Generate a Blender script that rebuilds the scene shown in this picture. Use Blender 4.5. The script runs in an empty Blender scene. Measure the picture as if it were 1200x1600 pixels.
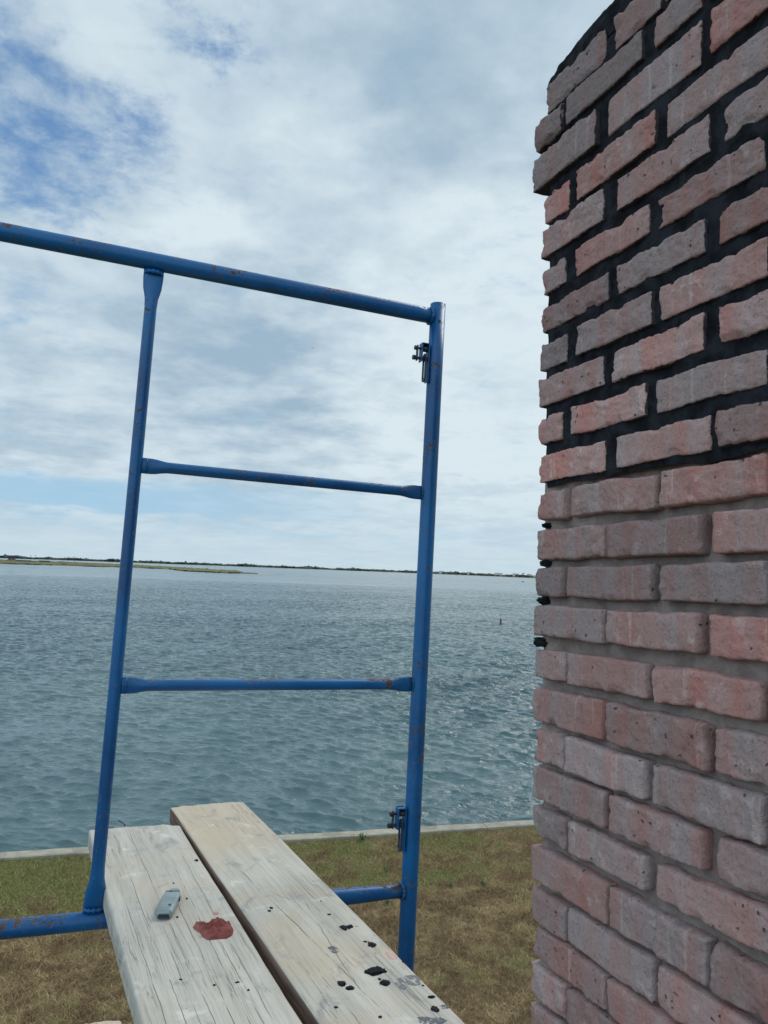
import bpy, math, random
import numpy as np
from mathutils import Vector, Matrix, noise as mn
random.seed(7); rng = np.random.default_rng(7)
C = bpy.context.scene.collection
sc = bpy.context.scene

# ------------------------------------------------------------------ camera
FL, CX, CY, EYE = 1200., 600., 800., 4.8          # focal length in photo pixels, eye height above the lawn
psi = math.radians(23.2); rho = math.atan(.035); phi = math.atan(90*math.cos(rho)/FL)
Fw = np.array([math.sin(psi)*math.cos(phi), math.cos(psi)*math.cos(phi), math.sin(phi)])
r0 = np.array([math.cos(psi), -math.sin(psi), 0.]); u0 = np.cross(r0, Fw)
Rt = math.cos(rho)*r0 + math.sin(rho)*u0; Up = -math.sin(rho)*r0 + math.cos(rho)*u0
CAM = np.array([0., 0., EYE])
cd = bpy.data.cameras.new('camera'); cam = bpy.data.objects.new('camera', cd); C.objects.link(cam)
cd.sensor_fit = 'VERTICAL'; cd.sensor_height = 36; cd.lens = 27; cd.clip_start = .02; cd.clip_end = 30000
M = Matrix((tuple(Rt)+(0,), tuple(Up)+(0,), tuple(-Fw)+(0,), (0,0,0,1))).transposed()
M = Matrix([[Rt[i], Up[i], -Fw[i], CAM[i]] for i in range(3)] + [[0,0,0,1]])
cam.matrix_world = M
sc.camera = cam
def ray(x, y): return Fw + (x-CX)/FL*Rt - (y-CY)/FL*Up
def on_z(x, y, z): d = ray(x, y); return CAM + d*(z-EYE)/d[2]
def on_x(x, y, X): d = ray(x, y); return CAM + d*X/d[0]
def on_y(x, y, Y): d = ray(x, y); return CAM + d*Y/d[1]

sc.view_settings.view_transform = 'Standard'; sc.view_settings.look = 'None'
sc.view_settings.exposure = 0; sc.view_settings.gamma = 1
sc.render.resolution_x = 768; sc.render.resolution_y = 1024
sc.render.engine = 'CYCLES'

# ------------------------------------------------------------------ node helper
class NT:
    def __init__(s, tree): s.t = tree; s.t.nodes.clear()
    def n(s, kind, props=None, **ins):
        nd = s.t.nodes.new(kind)
        for k, v in (props or {}).items(): setattr(nd, k, v)
        for k, v in ins.items():
            key = int(k[1:]) if k[0] == 'i' and k[1:].isdigit() else k.replace('_', ' ')
            s.set(nd.inputs[key], v)
        return nd
    def set(s, sock, v):
        if isinstance(v, bpy.types.NodeSocket): s.t.links.new(v, sock)
        else:
            if hasattr(sock.default_value, '__len__') and not hasattr(v, '__len__'): v = [v]*len(sock.default_value)
            if hasattr(sock.default_value, '__len__') and len(sock.default_value) == 4 and len(v) == 3: v = tuple(v)+(1,)
            sock.default_value = v
    def math(s, op, a, b=0., c=None, clamp=False):
        nd = s.t.nodes.new('ShaderNodeMath'); nd.operation = op; nd.use_clamp = clamp
        s.set(nd.inputs[0], a); s.set(nd.inputs[1], b)
        if c is not None: s.set(nd.inputs[2], c)
        return nd.outputs[0]
    def vm(s, op, a, b=None, scale=None):
        nd = s.t.nodes.new('ShaderNodeVectorMath'); nd.operation = op
        s.set(nd.inputs[0], a)
        if b is not None: s.set(nd.inputs[1], b)
        if scale is not None: s.set(nd.inputs['Scale'], scale)
        return nd.outputs['Value'] if op in ('DOT_PRODUCT', 'LENGTH', 'DISTANCE') else nd.outputs[0]
    def mix(s, f, a, b, mode='MIX'):
        nd = s.t.nodes.new('ShaderNodeMix'); nd.data_type = 'RGBA'; nd.blend_type = mode
        s.set(nd.inputs[0], f); s.set(nd.inputs[6], a); s.set(nd.inputs[7], b)
        return nd.outputs[2]
    def noise(s, vec, scale, detail=4, rough=.5, dist=0., out=0, norm=True):
        nd = s.t.nodes.new('ShaderNodeTexNoise'); s.t.links.new(vec, nd.inputs['Vector'])
        nd.inputs['Scale'].default_value = scale; nd.inputs['Detail'].default_value = detail
        nd.inputs['Roughness'].default_value = rough; nd.inputs['Distortion'].default_value = dist
        return nd.outputs[out]
    def ss(s, v, lo, hi, a=0., b=1.):
        nd = s.t.nodes.new('ShaderNodeMapRange'); nd.interpolation_type = 'SMOOTHSTEP'
        s.set(nd.inputs[0], v); s.set(nd.inputs[1], lo); s.set(nd.inputs[2], hi); s.set(nd.inputs[3], a); s.set(nd.inputs[4], b)
        return nd.outputs[0]
    def sep(s, v):
        nd = s.t.nodes.new('ShaderNodeSeparateXYZ'); s.t.links.new(v, nd.inputs[0]); return nd.outputs
    def comb(s, x, y, z):
        nd = s.t.nodes.new('ShaderNodeCombineXYZ')
        for i, v in enumerate((x, y, z)): s.set(nd.inputs[i], v)
        return nd.outputs[0]
    def scl(s, v, xyz): return s.vm('MULTIPLY', v, xyz)

# ------------------------------------------------------------------ world: daylight sky with broken cloud
SUN_AZ = math.radians(62); SUN_EL = math.radians(48)     # azimuth from +Y towards +X
wd = bpy.data.worlds.new('World'); sc.world = wd; wd.use_nodes = True
w = NT(wd.node_tree)
sky = w.n('ShaderNodeTexSky', dict(sky_type='NISHITA', sun_disc=False, sun_elevation=SUN_EL, sun_rotation=SUN_AZ, air_density=1.0, dust_density=.6, ozone_density=1.6))
skyc = w.vm('SCALE', sky.outputs[0], scale=.10)
dirv = w.n('ShaderNodeTexCoord').outputs['Generated']
dz = w.sep(dirv)
zc = w.math('MAXIMUM', dz[2], 0.)
den = w.math('ADD', zc, .16)
q = w.comb(w.math('DIVIDE', dz[0], den), w.math('DIVIDE', dz[1], den), 0.)
warp = w.vm('SUBTRACT', w.noise(q, 3.2, 8, .62, 0, 1), (.5, .5, .5))
dw = w.vm('ADD', dirv, w.vm('SCALE', warp, scale=.30))
def pdir(x, y):
    d = ray(x, y); return tuple(d/np.linalg.norm(d))
def blob(x, y, rad, soft=.5):          # soft round region of the sky round a direction
    dist = w.vm('DISTANCE', dw, pdir(x, y))
    return w.ss(dist, math.radians(rad), math.radians(rad)*soft, 0., 1.)
def addall(lst):
    a = lst[0]
    for b in lst[1:]: a = w.math('ADD', a, b)
    return a
n1 = w.noise(q, 2.6, 10, .60, .2)
n2 = w.noise(q, .75, 5, .5, .1)
n3 = w.noise(q, 7., 9, .66, .2)
cover = w.math('ADD', w.math('MULTIPLY', n1, .52), w.math('MULTIPLY', n3, .48))
holes = addall([w.math('MULTIPLY', blob(15, 105, 7, .1), .17), w.math('MULTIPLY', blob(110, 185, 6, .1), .13),
                w.math('MULTIPLY', blob(280, 25, 4.5, .1), .19), w.math('MULTIPLY', blob(330, 90, 3.5, .1), .16), w.math('MULTIPLY', blob(30, 300, 5, .1), .15),
                w.math('MULTIPLY', blob(180, 225, 6, .1), .13), w.math('MULTIPLY', blob(-500, 100, 30, .1), .12)])
dens = w.ss(w.math('SUBTRACT', cover, holes), .17, .47)
dens = w.math('MAXIMUM', dens, w.math('MULTIPLY', w.ss(n3, .36, .68), .75))
# clear pale band low in the sky on the left
az = w.math('ARCTAN2', dz[0], dz[1])
band = w.math('ADD', dz[2], w.math('MULTIPLY', w.math('SUBTRACT', n1, .5), .05))
b1 = w.math('MULTIPLY', w.ss(band, .052, .066), w.ss(band, .105, .088))
b1 = w.math('MULTIPLY', b1, w.ss(az, .52, .02))
b2 = w.math('MULTIPLY', w.ss(dz[2], .030, .042), w.ss(dz[2], .062, .05)); b2 = w.math('MULTIPLY', b2, .35)
b2 = w.math('MULTIPLY', b2, w.ss(n1, .40, .6))
dens = w.math('MULTIPLY', dens, w.math('SUBTRACT', 1., w.math('MULTIPLY', w.math('ADD', b1, b2), .8)))
# cloud brightness
n4 = w.noise(q, 1.7, 7, .5, .2)
n5 = w.noise(w.vm('ADD', q, (3.1, 1.7, 0)), 4.6, 8, .5, .15)
lum = w.math('ADD', w.math('MULTIPLY', n4, .55), w.math('MULTIPLY', n5, .45))
lum = w.ss(lum, .38, .62)
dark = addall([w.math('MULTIPLY', blob(430, 520, 9, .1), .40), w.math('MULTIPLY', blob(560, 555, 8, .1), .30), w.math('MULTIPLY', blob(300, 500, 8, .1), .25),
               w.math('MULTIPLY', blob(690, 190, 9, .1), .35), w.math('MULTIPLY', blob(560, 60, 10, .1), .2), w.math('MULTIPLY', blob(180, 470, 7, .1), .2), w.math('MULTIPLY', blob(400, 640, 9, .1), .2)])
lite = addall([w.math('MULTIPLY', blob(740, 560, 17, .1), .45), w.math('MULTIPLY', blob(400, 300, 14, .1), .35), w.math('MULTIPLY', blob(720, 760, 16, .1), .25),
               w.math('MULTIPLY', blob(1250, 500, 30, .1), .5)])
fine_c = w.noise(w.vm('ADD', q, (7.3, 2.2, 0)), 13., 7, .6, .2)
lum = w.math('ADD', w.math('MULTIPLY', lum, .52), w.math('MULTIPLY', w.math('SUBTRACT', fine_c, .5), .55))
lum = w.math('ADD', w.math('SUBTRACT', w.math('ADD', lum, .30), w.math('MULTIPLY', dark, .75)), w.math('MULTIPLY', lite, .75), clamp=True)
cloud = w.mix(lum, (.34, .475, .60), (.70, .81, .87))
hz = w.ss(dz[2], .14, .0)
cloud = w.mix(w.math('MULTIPLY', hz, .8), cloud, (.56, .70, .78))
blue = w.mix(w.ss(dz[2], .5, .05), w.mix(.75, skyc, (.13, .29, .56)), (.34, .58, .78))
col = w.mix(dens, blue, cloud)
# extra brightness added to the unseen sky behind the camera, lighting the chimney face
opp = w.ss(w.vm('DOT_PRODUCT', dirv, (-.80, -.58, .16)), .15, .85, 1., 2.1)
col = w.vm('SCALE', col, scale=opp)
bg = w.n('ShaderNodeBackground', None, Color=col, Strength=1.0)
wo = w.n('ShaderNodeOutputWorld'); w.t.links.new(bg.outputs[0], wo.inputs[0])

sl = bpy.data.lights.new('sun', 'SUN'); sl.energy = 2.1; sl.angle = math.radians(28); sl.color = (1, .955, .88)
so = bpy.data.objects.new('sun', sl); C.objects.link(so)
sd = Vector((math.sin(SUN_AZ)*math.cos(SUN_EL), math.cos(SUN_AZ)*math.cos(SUN_EL), math.sin(SUN_EL)))
so.rotation_euler = sd.to_track_quat('Z', 'Y').to_euler()

# ------------------------------------------------------------------ mesh helpers
def mesh_obj(name, V, Fc, mat=None, parent=None, smooth=True, attr=None):
    me = bpy.data.meshes.new(name)
    V = np.asarray(V, dtype=np.float32)
    if isinstance(Fc, np.ndarray):
        nf, k = Fc.shape
        me.vertices.add(len(V)); me.vertices.foreach_set('co', V.ravel())
        me.loops.add(nf*k); me.loops.foreach_set('vertex_index', Fc.ravel().astype(np.int32))
        me.polygons.add(nf); me.polygons.foreach_set('loop_start', np.arange(0, nf*k, k, dtype=np.int32))
        me.polygons.foreach_set('loop_total', np.full(nf, k, dtype=np.int32))
        me.update(calc_edges=True)
    else:
        me.from_pydata([tuple(map(float, v)) for v in V], [], Fc)
    me.polygons.foreach_set('use_smooth', np.full(len(me.polygons), smooth))
    if attr is not None:
        a = me.color_attributes.new('tone', 'FLOAT_COLOR', 'POINT')
        a.data.foreach_set('color', np.asarray(attr, dtype=np.float32).ravel())
    if mat: me.materials.append(mat)
    o = bpy.data.objects.new(name, me); C.objects.link(o)
    if parent: o.parent = parent; o.matrix_parent_inverse = Matrix.Translation(-Vector(parent.location))
    return o
def tag(o, label=None, cat=None, group=None, kind=None):
    for k, v in (('label', label), ('category', cat), ('group', group), ('kind', kind)):
        if v: o[k] = v
    return o
def thing(name, loc, label, cat, group=None):
    o = bpy.data.objects.new(name, None); C.objects.link(o); o.location = loc; o.empty_display_size = .1
    return tag(o, label, cat, group)
class Bag:
    def __init__(s): s.V = []; s.F = []; s.n = 0
    def add(s, V, F):
        s.V.append(np.asarray(V, float)); s.F += [tuple(i+s.n for i in f) for f in F]; s.n += len(V); return s
    def box(s, c, h, R=None, bev=0.):
        c = np.array(c, float); h = np.array(h, float)
        if bev <= 0:
            P = np.array([[x, y, z] for x in (-1, 1) for y in (-1, 1) for z in (-1, 1)])*h
            F = [(0,1,3,2), (4,6,7,5), (0,4,5,1), (2,3,7,6), (0,2,6,4), (1,5,7,3)]
        else:
            P, F = cubegrid(3, 3, 3); P = roundbox(P, h, bev); F = [tuple(f) for f in F]
        if R is not None: P = P @ np.array(R).T
        return s.add(P+c, F)
    def cyl(s, a, b, r, n=16, r2=None):
        a = np.array(a, float); b = np.array(b, float); r2 = r if r2 is None else r2
        V, F = loft([a, b], [(r, r), (r2, r2)], n); return s.add(V, F)
    def build(s, name, mat, parent=None, smooth=False, auto=True):
        o = mesh_obj(name, np.concatenate(s.V), s.F, mat, parent, smooth)
        return o
def frame_of(d):
    d = d/np.linalg.norm(d); ref = np.array([0, 0, 1.]) if abs(d[2]) < .9 else np.array([1., 0, 0])
    a = np.cross(ref, d); a /= np.linalg.norm(a); b = np.cross(d, a); return a, b
def loft(pts, radii, n=20, up=None, cap=True):
    """round or oval tube through pts; radii = (half width along a, half width along b)"""
    pts = [np.array(p, float) for p in pts]; V = []; F = []
    for i, p in enumerate(pts):
        d = pts[min(i+1, len(pts)-1)] - pts[max(i-1, 0)]
        if up is None: a, b = frame_of(pts[-1]-pts[0])
        else:
            dd = d/np.linalg.norm(d); a = np.cross(up, dd); a /= np.linalg.norm(a); b = np.cross(dd, a)
        for k in range(n):
            t = 2*math.pi*k/n
            V.append(p + a*radii[i][0]*math.cos(t) + b*radii[i][1]*math.sin(t))
    for i in range(len(pts)-1):
        for k in range(n):
            F.append((i*n+k, i*n+(k+1) % n, (i+1)*n+(k+1) % n, (i+1)*n+k))
    if cap:
        F.append(tuple(range(n))[::-1]); F.append(tuple((len(pts)-1)*n+k for k in range(n)))
    return V, F
_cg = {}
def cubegrid(nx, ny, nz):
    key = (nx, ny, nz)
    if key in _cg: return _cg[key][0].copy(), _cg[key][1]
    idx = {}; V = []; F = []
    def vi(i, j, k):
        t = (i, j, k)
        if t not in idx: idx[t] = len(V); V.append((2*i/nx-1, 2*j/ny-1, 2*k/nz-1))
        return idx[t]
    for i in range(nx):
        for j in range(ny):
            F.append((vi(i,j,0), vi(i,j+1,0), vi(i+1,j+1,0), vi(i+1,j,0)))
            F.append((vi(i,j,nz), vi(i+1,j,nz), vi(i+1,j+1,nz), vi(i,j+1,nz)))
    for i in range(nx):
        for k in range(nz):
            F.append((vi(i,0,k), vi(i+1,0,k), vi(i+1,0,k+1), vi(i,0,k+1)))
            F.append((vi(i,ny,k), vi(i,ny,k+1), vi(i+1,ny,k+1), vi(i+1,ny,k)))
    for j in range(ny):
        for k in range(nz):
            F.append((vi(0,j,k), vi(0,j,k+1), vi(0,j+1,k+1), vi(0,j+1,k)))
            F.append((vi(nx,j,k), vi(nx,j+1,k), vi(nx,j+1,k+1), vi(nx,j,k+1)))
    _cg[key] = (np.array(V), np.array(F)); return _cg[key][0].copy(), _cg[key][1]
def roundbox(P, h, r):
    P = P*h; inner = np.clip(P, -(h-r), h-r); d = P-inner; L = np.linalg.norm(d, axis=1, keepdims=True)
    return np.where(L > 1e-9, inner + d/np.maximum(L, 1e-9)*np.minimum(r, r), P)
def fb(x, y, z, o=3): return mn.fractal(Vector((x, y, z)), 1., 2., o)

# numpy value-free gradient-like noise (sum of rotated sines on lattice) for large grids
def sn(x, y, seed=0, oct=4):
    g = np.random.default_rng(seed); out = 0; a = 1.
    for o in range(oct):
        for k in range(3):
            t = g.uniform(0, 2*math.pi); ph = g.uniform(0, 7, 2); f = 2**o*g.uniform(.8, 1.3)
            out = out + a*np.sin(f*(x*math.cos(t)+y*math.sin(t))+ph[0]+1.7*np.sin(f*.6*(y*math.cos(t)-x*math.sin(t))+ph[1]))
        a *= .5
    return out/3

# ------------------------------------------------------------------ materials
def new_mat(name):
    m = bpy.data.materials.new(name); m.use_nodes = True
    t = NT(m.node_tree); o = t.n('ShaderNodeOutputMaterial')
    return m, t, o
def finish(t, o, color, rough=.8, bump=None, bstr=.5, bdist=.002, metal=0., spec=.5, normal=None):
    p = t.n('ShaderNodeBsdfPrincipled')
    t.set(p.inputs['Base Color'], color); t.set(p.inputs['Roughness'], rough); t.set(p.inputs['Metallic'], metal)
    t.set(p.inputs['Specular IOR Level'], spec)
    if bump is not None:
        b = t.n('ShaderNodeBump', None, Strength=bstr, Distance=bdist, Height=bump)
        t.t.links.new(b.outputs[0], p.inputs['Normal'])
    t.t.links.new(p.outputs[0], o.inputs[0]); return p
def plain(name, col, rough=.7, metal=0., var=.25, scale=20., bdist=.001):
    m, t, o = new_mat(name); v = t.n('ShaderNodeTexCoord').outputs['Object']
    n = t.noise(v, scale, 6, .6)
    c = t.mix(t.ss(n, .3, .7), tuple(x*(1-var) for x in col), tuple(x*(1+var) for x in col))
    finish(t, o, c, rough, n, .5, bdist, metal); return m

# blue scaffold paint, chipped to rust and primer
def mat_paint():
    m, t, o = new_mat('chipped_blue_paint'); v = t.n('ShaderNodeTexCoord').outputs['Object']
    geo = t.n('ShaderNodeNewGeometry'); nz = t.sep(geo.outputs['Normal'])[2]
    big = t.noise(v, 9, 4, .6); small = t.noise(v, 75, 6, .65, .4); str_ = t.noise(t.scl(v, (60, 60, 14)), 1, 5, .6)
    wear = t.math('ADD', t.math('MULTIPLY', small, .62), t.math('MULTIPLY', big, .38))
    wear = t.math('ADD', wear, t.math('MULTIPLY', t.math('MAXIMUM', nz, 0.), .075))   # tops of bars are scraped by planks
    chip = t.ss(wear, .596, .608)
    chip2 = t.ss(str_, .62, .64)
    chip = t.math('MAXIMUM', chip, t.math('MULTIPLY', chip2, t.ss(big, .45, .6)))
    rim = t.math('SUBTRACT', t.ss(wear, .582, .596), chip, clamp=True)
    fade = t.noise(v, 3.5, 5, .6)
    blue = t.mix(t.ss(fade, .3, .7), (.001, .052, .165), (.002, .104, .29))
    blue = t.mix(t.ss(small, .5, .75, 0, .35), blue, (.03, .10, .22))
    rust = t.mix(t.noise(v, 160, 4, .6), (.02, .018, .02), (.13, .075, .05))
    c = t.mix(t.math('MULTIPLY', rim, .5), blue, (.12, .22, .38)); c = t.mix(chip, c, rust)
    r = t.math('ADD', .36, t.math('MULTIPLY', chip, .45))
    h = t.math('SUBTRACT', t.math('MULTIPLY', t.noise(v, 120, 4, .6), .25), chip)
    finish(t, o, c, r, h, .6, .0006, spec=.35); return m
PAINT = mat_paint()
STEEL = plain('dirty_dark_steel', (.045, .05, .06), .5, .6, .5, 90)
ZINC = None

def mat_wood(name, light, warm, cracks=(), far_warm=0., seed=0., side=None):
    m, t, o = new_mat(name); v = t.n('ShaderNodeTexCoord').outputs['Object']
    s = t.sep(v); vv = t.vm('ADD', v, (seed, seed*2.3, 0))
    wv = t.noise(t.scl(vv, (3.5, .9, 1)), 1, 4, .5, 0, 1)
    g = t.vm('ADD', vv, t.vm('SCALE', t.vm('SUBTRACT', wv, (.5, .5, .5)), scale=.05))
    grain = t.noise(t.scl(g, (190, 4.5, 60)), 1, 7, .62)
    fine = t.noise(t.scl(g, (620, 16, 200)), 1, 4, .6)
    plan = t.noise(t.scl(g, (26, 1.1, 8)), 1, 5, .55)
    cr = t.noise(t.scl(g, (88, 2.0, 20)), 1, 3, .5)
    hair = t.math('SUBTRACT', 1., t.ss(t.math('ABSOLUTE', t.math('SUBTRACT', cr, .5)), .0, .011))    # long fine drying cracks
    hair = t.math('MULTIPLY', hair, t.ss(t.noise(t.scl(vv, (9, 3, 3)), 1, 3, .5), .47, .60))
    blot = t.noise(vv, 5, 6, .6, .5)
    c = t.mix(t.ss(plan, .35, .68), light, tuple(x*.80 for x in light))
    c = t.mix(t.ss(blot, .42, .68, 0, .7), c, warm)
    c = t.mix(t.ss(grain, .46, .62, 0, .26), c, tuple(x*.52 for x in light))
    c = t.mix(t.ss(fine, .5, .68, 0, .28), c, tuple(x*.45 for x in light))
    if far_warm: c = t.mix(t.ss(t.math('ADD', s[1], t.math('MULTIPLY', blot, .5)), 2.30, 2.85, 0, far_warm), c, warm)
    # mortar dust: pale and dark smears
    dus = t.noise(t.scl(vv, (14, 9, 9)), 1, 7, .68, .6)
    c = t.mix(t.ss(dus, .545, .68, 0, .6), c, (.20, .205, .215))
    c = t.mix(t.ss(t.noise(t.vm('ADD', vv, (5, 3, 0)), 13, 6, .62, .3), .58, .7, 0, .5), c, (.62, .61, .57))
    spk = t.noise(vv, 105, 3, .5); c = t.mix(t.ss(spk, .73, .76, 0, .7), c, (.045, .047, .055))
    dark = t.math('MULTIPLY', hair, .5); h = t.math('SUBTRACT', t.math('MULTIPLY', grain, .5), hair)
    for (x0, y0, x1, y1, wid, wob) in cracks:      # cracks that run along their own line
        tt = t.math('DIVIDE', t.math('SUBTRACT', s[1], y0), y1-y0)
        cx = t.math('ADD', x0, t.math('MULTIPLY', tt, x1-x0))
        wn = t.noise(t.comb(0., t.math('MULTIPLY', s[1], 9.), seed+x0*40), 1, 5, .6)
        cx = t.math('ADD', cx, t.math('MULTIPLY', t.math('SUBTRACT', wn, .5), wob))
        d = t.math('ABSOLUTE', t.math('SUBTRACT', s[0], cx))
        k = t.math('MULTIPLY', t.ss(d, wid, wid*.25, 0, 1), t.math('MULTIPLY', t.math('MULTIPLY', t.ss(tt, 0., .06), t.ss(tt, 1., .94)), t.ss(t.noise(t.comb(seed, t.math('MULTIPLY', s[1], 7.), x1*30), 1, 4, .6), .40, .56)))
        dark = t.math('MAXIMUM', dark, k); h = t.math('SUBTRACT', h, t.math('MULTIPLY', k, 1.5))
    c = t.mix(t.math('MULTIPLY', dark, .7), c, (.05, .042, .038))
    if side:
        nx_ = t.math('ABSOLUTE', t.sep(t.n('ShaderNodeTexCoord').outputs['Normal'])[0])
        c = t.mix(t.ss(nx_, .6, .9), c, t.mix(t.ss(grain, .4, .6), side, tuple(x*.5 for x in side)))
    finish(t, o, c, .85, h, .8, .0012, spec=.25); return m

ZJOIN = float(on_x(846, 761, .806)[2])
def mat_brick():
    m, t, o = new_mat('reclaimed_brick'); v = t.n('ShaderNodeTexCoord').outputs['Object']
    at = t.n('ShaderNodeVertexColor', dict(layer_name='tone')).outputs[0]; a = t.n('ShaderNodeSeparateColor', None, Color=at).outputs
    off = t.vm('SCALE', t.comb(a[2], a[1], a[0]), scale=9.)
    p = t.vm('ADD', v, off)
    band = t.noise(t.scl(p, (6, 26, 3.)), 1, 3, .45, .2)
    med = t.noise(p, 38, 6, .62, .3); fine = t.noise(p, 210, 5, .65); gr = t.noise(p, 620, 3, .6)
    red = t.math('ADD', t.math('MULTIPLY', a[0], .75), t.math('MULTIPLY', t.math('SUBTRACT', band, .5), 2.2))
    red = t.math('ADD', red, t.math('MULTIPLY', t.math('SUBTRACT', med, .5), .5), clamp=True)
    c = t.mix(red, (.36, .29, .285), (.42, .195, .17))
    pale = t.math('MULTIPLY', t.ss(med, .52, .68), t.ss(t.noise(p, 14, 4, .5), .42, .6))
    c = t.mix(t.math('MULTIPLY', pale, .5), c, (.56, .50, .49))
    c = t.mix(t.ss(t.noise(t.scl(p, (8, 60, 4)), 1, 4, .5), .62, .70, 0, .35), c, (.60, .52, .50))
    c = t.mix(t.ss(fine, .50, .70, 0, .62), c, (.19, .13, .13))
    lightn = t.math('ADD', .40, t.math('MULTIPLY', a[1], 1.12))
    c = t.mix(1., c, t.comb(lightn, lightn, lightn), 'MULTIPLY')
    vo = t.n('ShaderNodeTexVoronoi', dict(feature='F1')); t.t.links.new(t.vm('ADD', p, t.vm('SCALE', t.noise(p, 90, 3, .6, 0, 1), scale=.012)), vo.inputs['Vector']); vo.inputs['Scale'].default_value = 80
    keep = t.ss(t.n('ShaderNodeSeparateColor', None, Color=vo.outputs['Color']).outputs[0], .86, .92)
    pit = t.math('MULTIPLY', t.ss(t.math('ADD', vo.outputs['Distance'], t.math('MULTIPLY', fine, .25)), .34, .22), keep)
    c = t.mix(t.math('MULTIPLY', pit, .75), c, (.045, .035, .035))
    edg = t.n('ShaderNodeVertexColor', dict(layer_name='tone')).outputs[1]      # 1 on the arrises: mortar smeared over the brick edge
    sm = t.math('ADD', edg, t.math('MULTIPLY', t.math('SUBTRACT', t.noise(v, 55, 6, .65, .4), .5), 1.5))
    smear = t.ss(sm, 1.04, 1.14); zz = t.sep(v)[2]
    up = t.ss(zz, ZJOIN-.004, ZJOIN+.004)
    c = t.mix(t.math('MULTIPLY', smear, t.math('ADD', .45, t.math('MULTIPLY', up, .45))), c, t.mix(up, (.25, .21, .20), (.012, .014, .02)))
    h = t.math('ADD', t.math('MULTIPLY', fine, .55), t.math('MULTIPLY', gr, .28)); h = t.math('ADD', h, t.math('MULTIPLY', med, 1.0))
    h = t.math('SUBTRACT', h, t.math('MULTIPLY', pit, 1.1))
    finish(t, o, c, .92, h, 1., .0048, spec=.2); return m
BRICK = mat_brick()
def mat_mortar(name, c1, c2, rough, sp=.2):
    m, t, o = new_mat(name); v = t.n('ShaderNodeTexCoord').outputs['Object']
    a = t.noise(v, 30, 6, .6, .3); b = t.noise(v, 260, 5, .7); s = t.noise(t.scl(v, (40, 18, 90)), 1, 5, .6)
    c = t.mix(t.ss(a, .35, .65), c1, c2); c = t.mix(t.ss(b, .55, .75, 0, .4), c, tuple(x*.5 for x in c1))
    h = t.math('ADD', t.math('MULTIPLY', b, .7), t.math('ADD', t.math('MULTIPLY', a, .9), t.math('MULTIPLY', s, .8)))
    finish(t, o, c, rough, h, 1., .0025, spec=sp); return m
MORT_G = mat_mortar('grey_mortar', (.19, .155, .145), (.28, .235, .22), .95)
MORT_B = mat_mortar('black_mortar', (.004, .005, .008), (.020, .023, .030), .85, .12)
MORT_R = mat_mortar('red_mortar', (.15, .043, .038), (.28, .098, .085), .9)

def mat_lawn(name, blade):
    m, t, o = new_mat(name); v = t.n('ShaderNodeNewGeometry').outputs['Position']
    a = t.noise(v, .55, 5, .6, .4); b = t.noise(v, 2.3, 6, .65, .3); f = t.noise(v, 14, 5, .7)
    s = t.sep(v)
    near_wall = t.ss(t.math('ADD', s[1], t.math('MULTIPLY', s[0], .13)), 10.6, 12.8, 0, .10)
    left = t.ss(s[0], 3., -1., 0, .06)
    g = t.math('ADD', t.math('ADD', t.math('MULTIPLY', a, .55), t.math('MULTIPLY', b, .45)), t.math('ADD', near_wall, left))
    green = t.ss(g, .52, .68)
    brown = t.mix(t.ss(b, .4, .65), (.18, .125, .068), (.35, .26, .14))
    grn = t.mix(f, (.12, .13, .045), (.235, .24, .095))
    c = t.mix(green, brown, grn)
    c = t.mix(t.ss(t.noise(t.vm('ADD', v, (9, 4, 0)), 1.3, 7, .7, .8), .60, .70, 0, .7), c, (.36, .28, .17))
    c = t.mix(t.ss(t.noise(t.vm('ADD', v, (2, 14, 0)), .9, 6, .65, .5), .60, .68, 0, .6), c, (.075, .05, .032))
    if blade:
        at = t.n('ShaderNodeVertexColor', dict(layer_name='tone')).outputs[0]; ac = t.n('ShaderNodeSeparateColor', None, Color=at).outputs
        c = t.mix(1., c, t.comb(*(t.math('ADD', .62, t.math('MULTIPLY', ac[0], 1.0)),)*3), 'MULTIPLY')
        c = t.mix(t.ss(ac[1], .90, .92, 0, .8), c, (.33, .26, .15))
        finish(t, o, c, .9, spec=.1)
    else:
        c = t.mix(t.ss(f, .5, .7, 0, .6), c, (.045, .03, .018))
        finish(t, o, t.mix(.25, c, (.03, .02, .01)), 1., t.math('ADD', f, t.noise(v, 60, 4, .7)), 1., .03, spec=.05)
    return m

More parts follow.
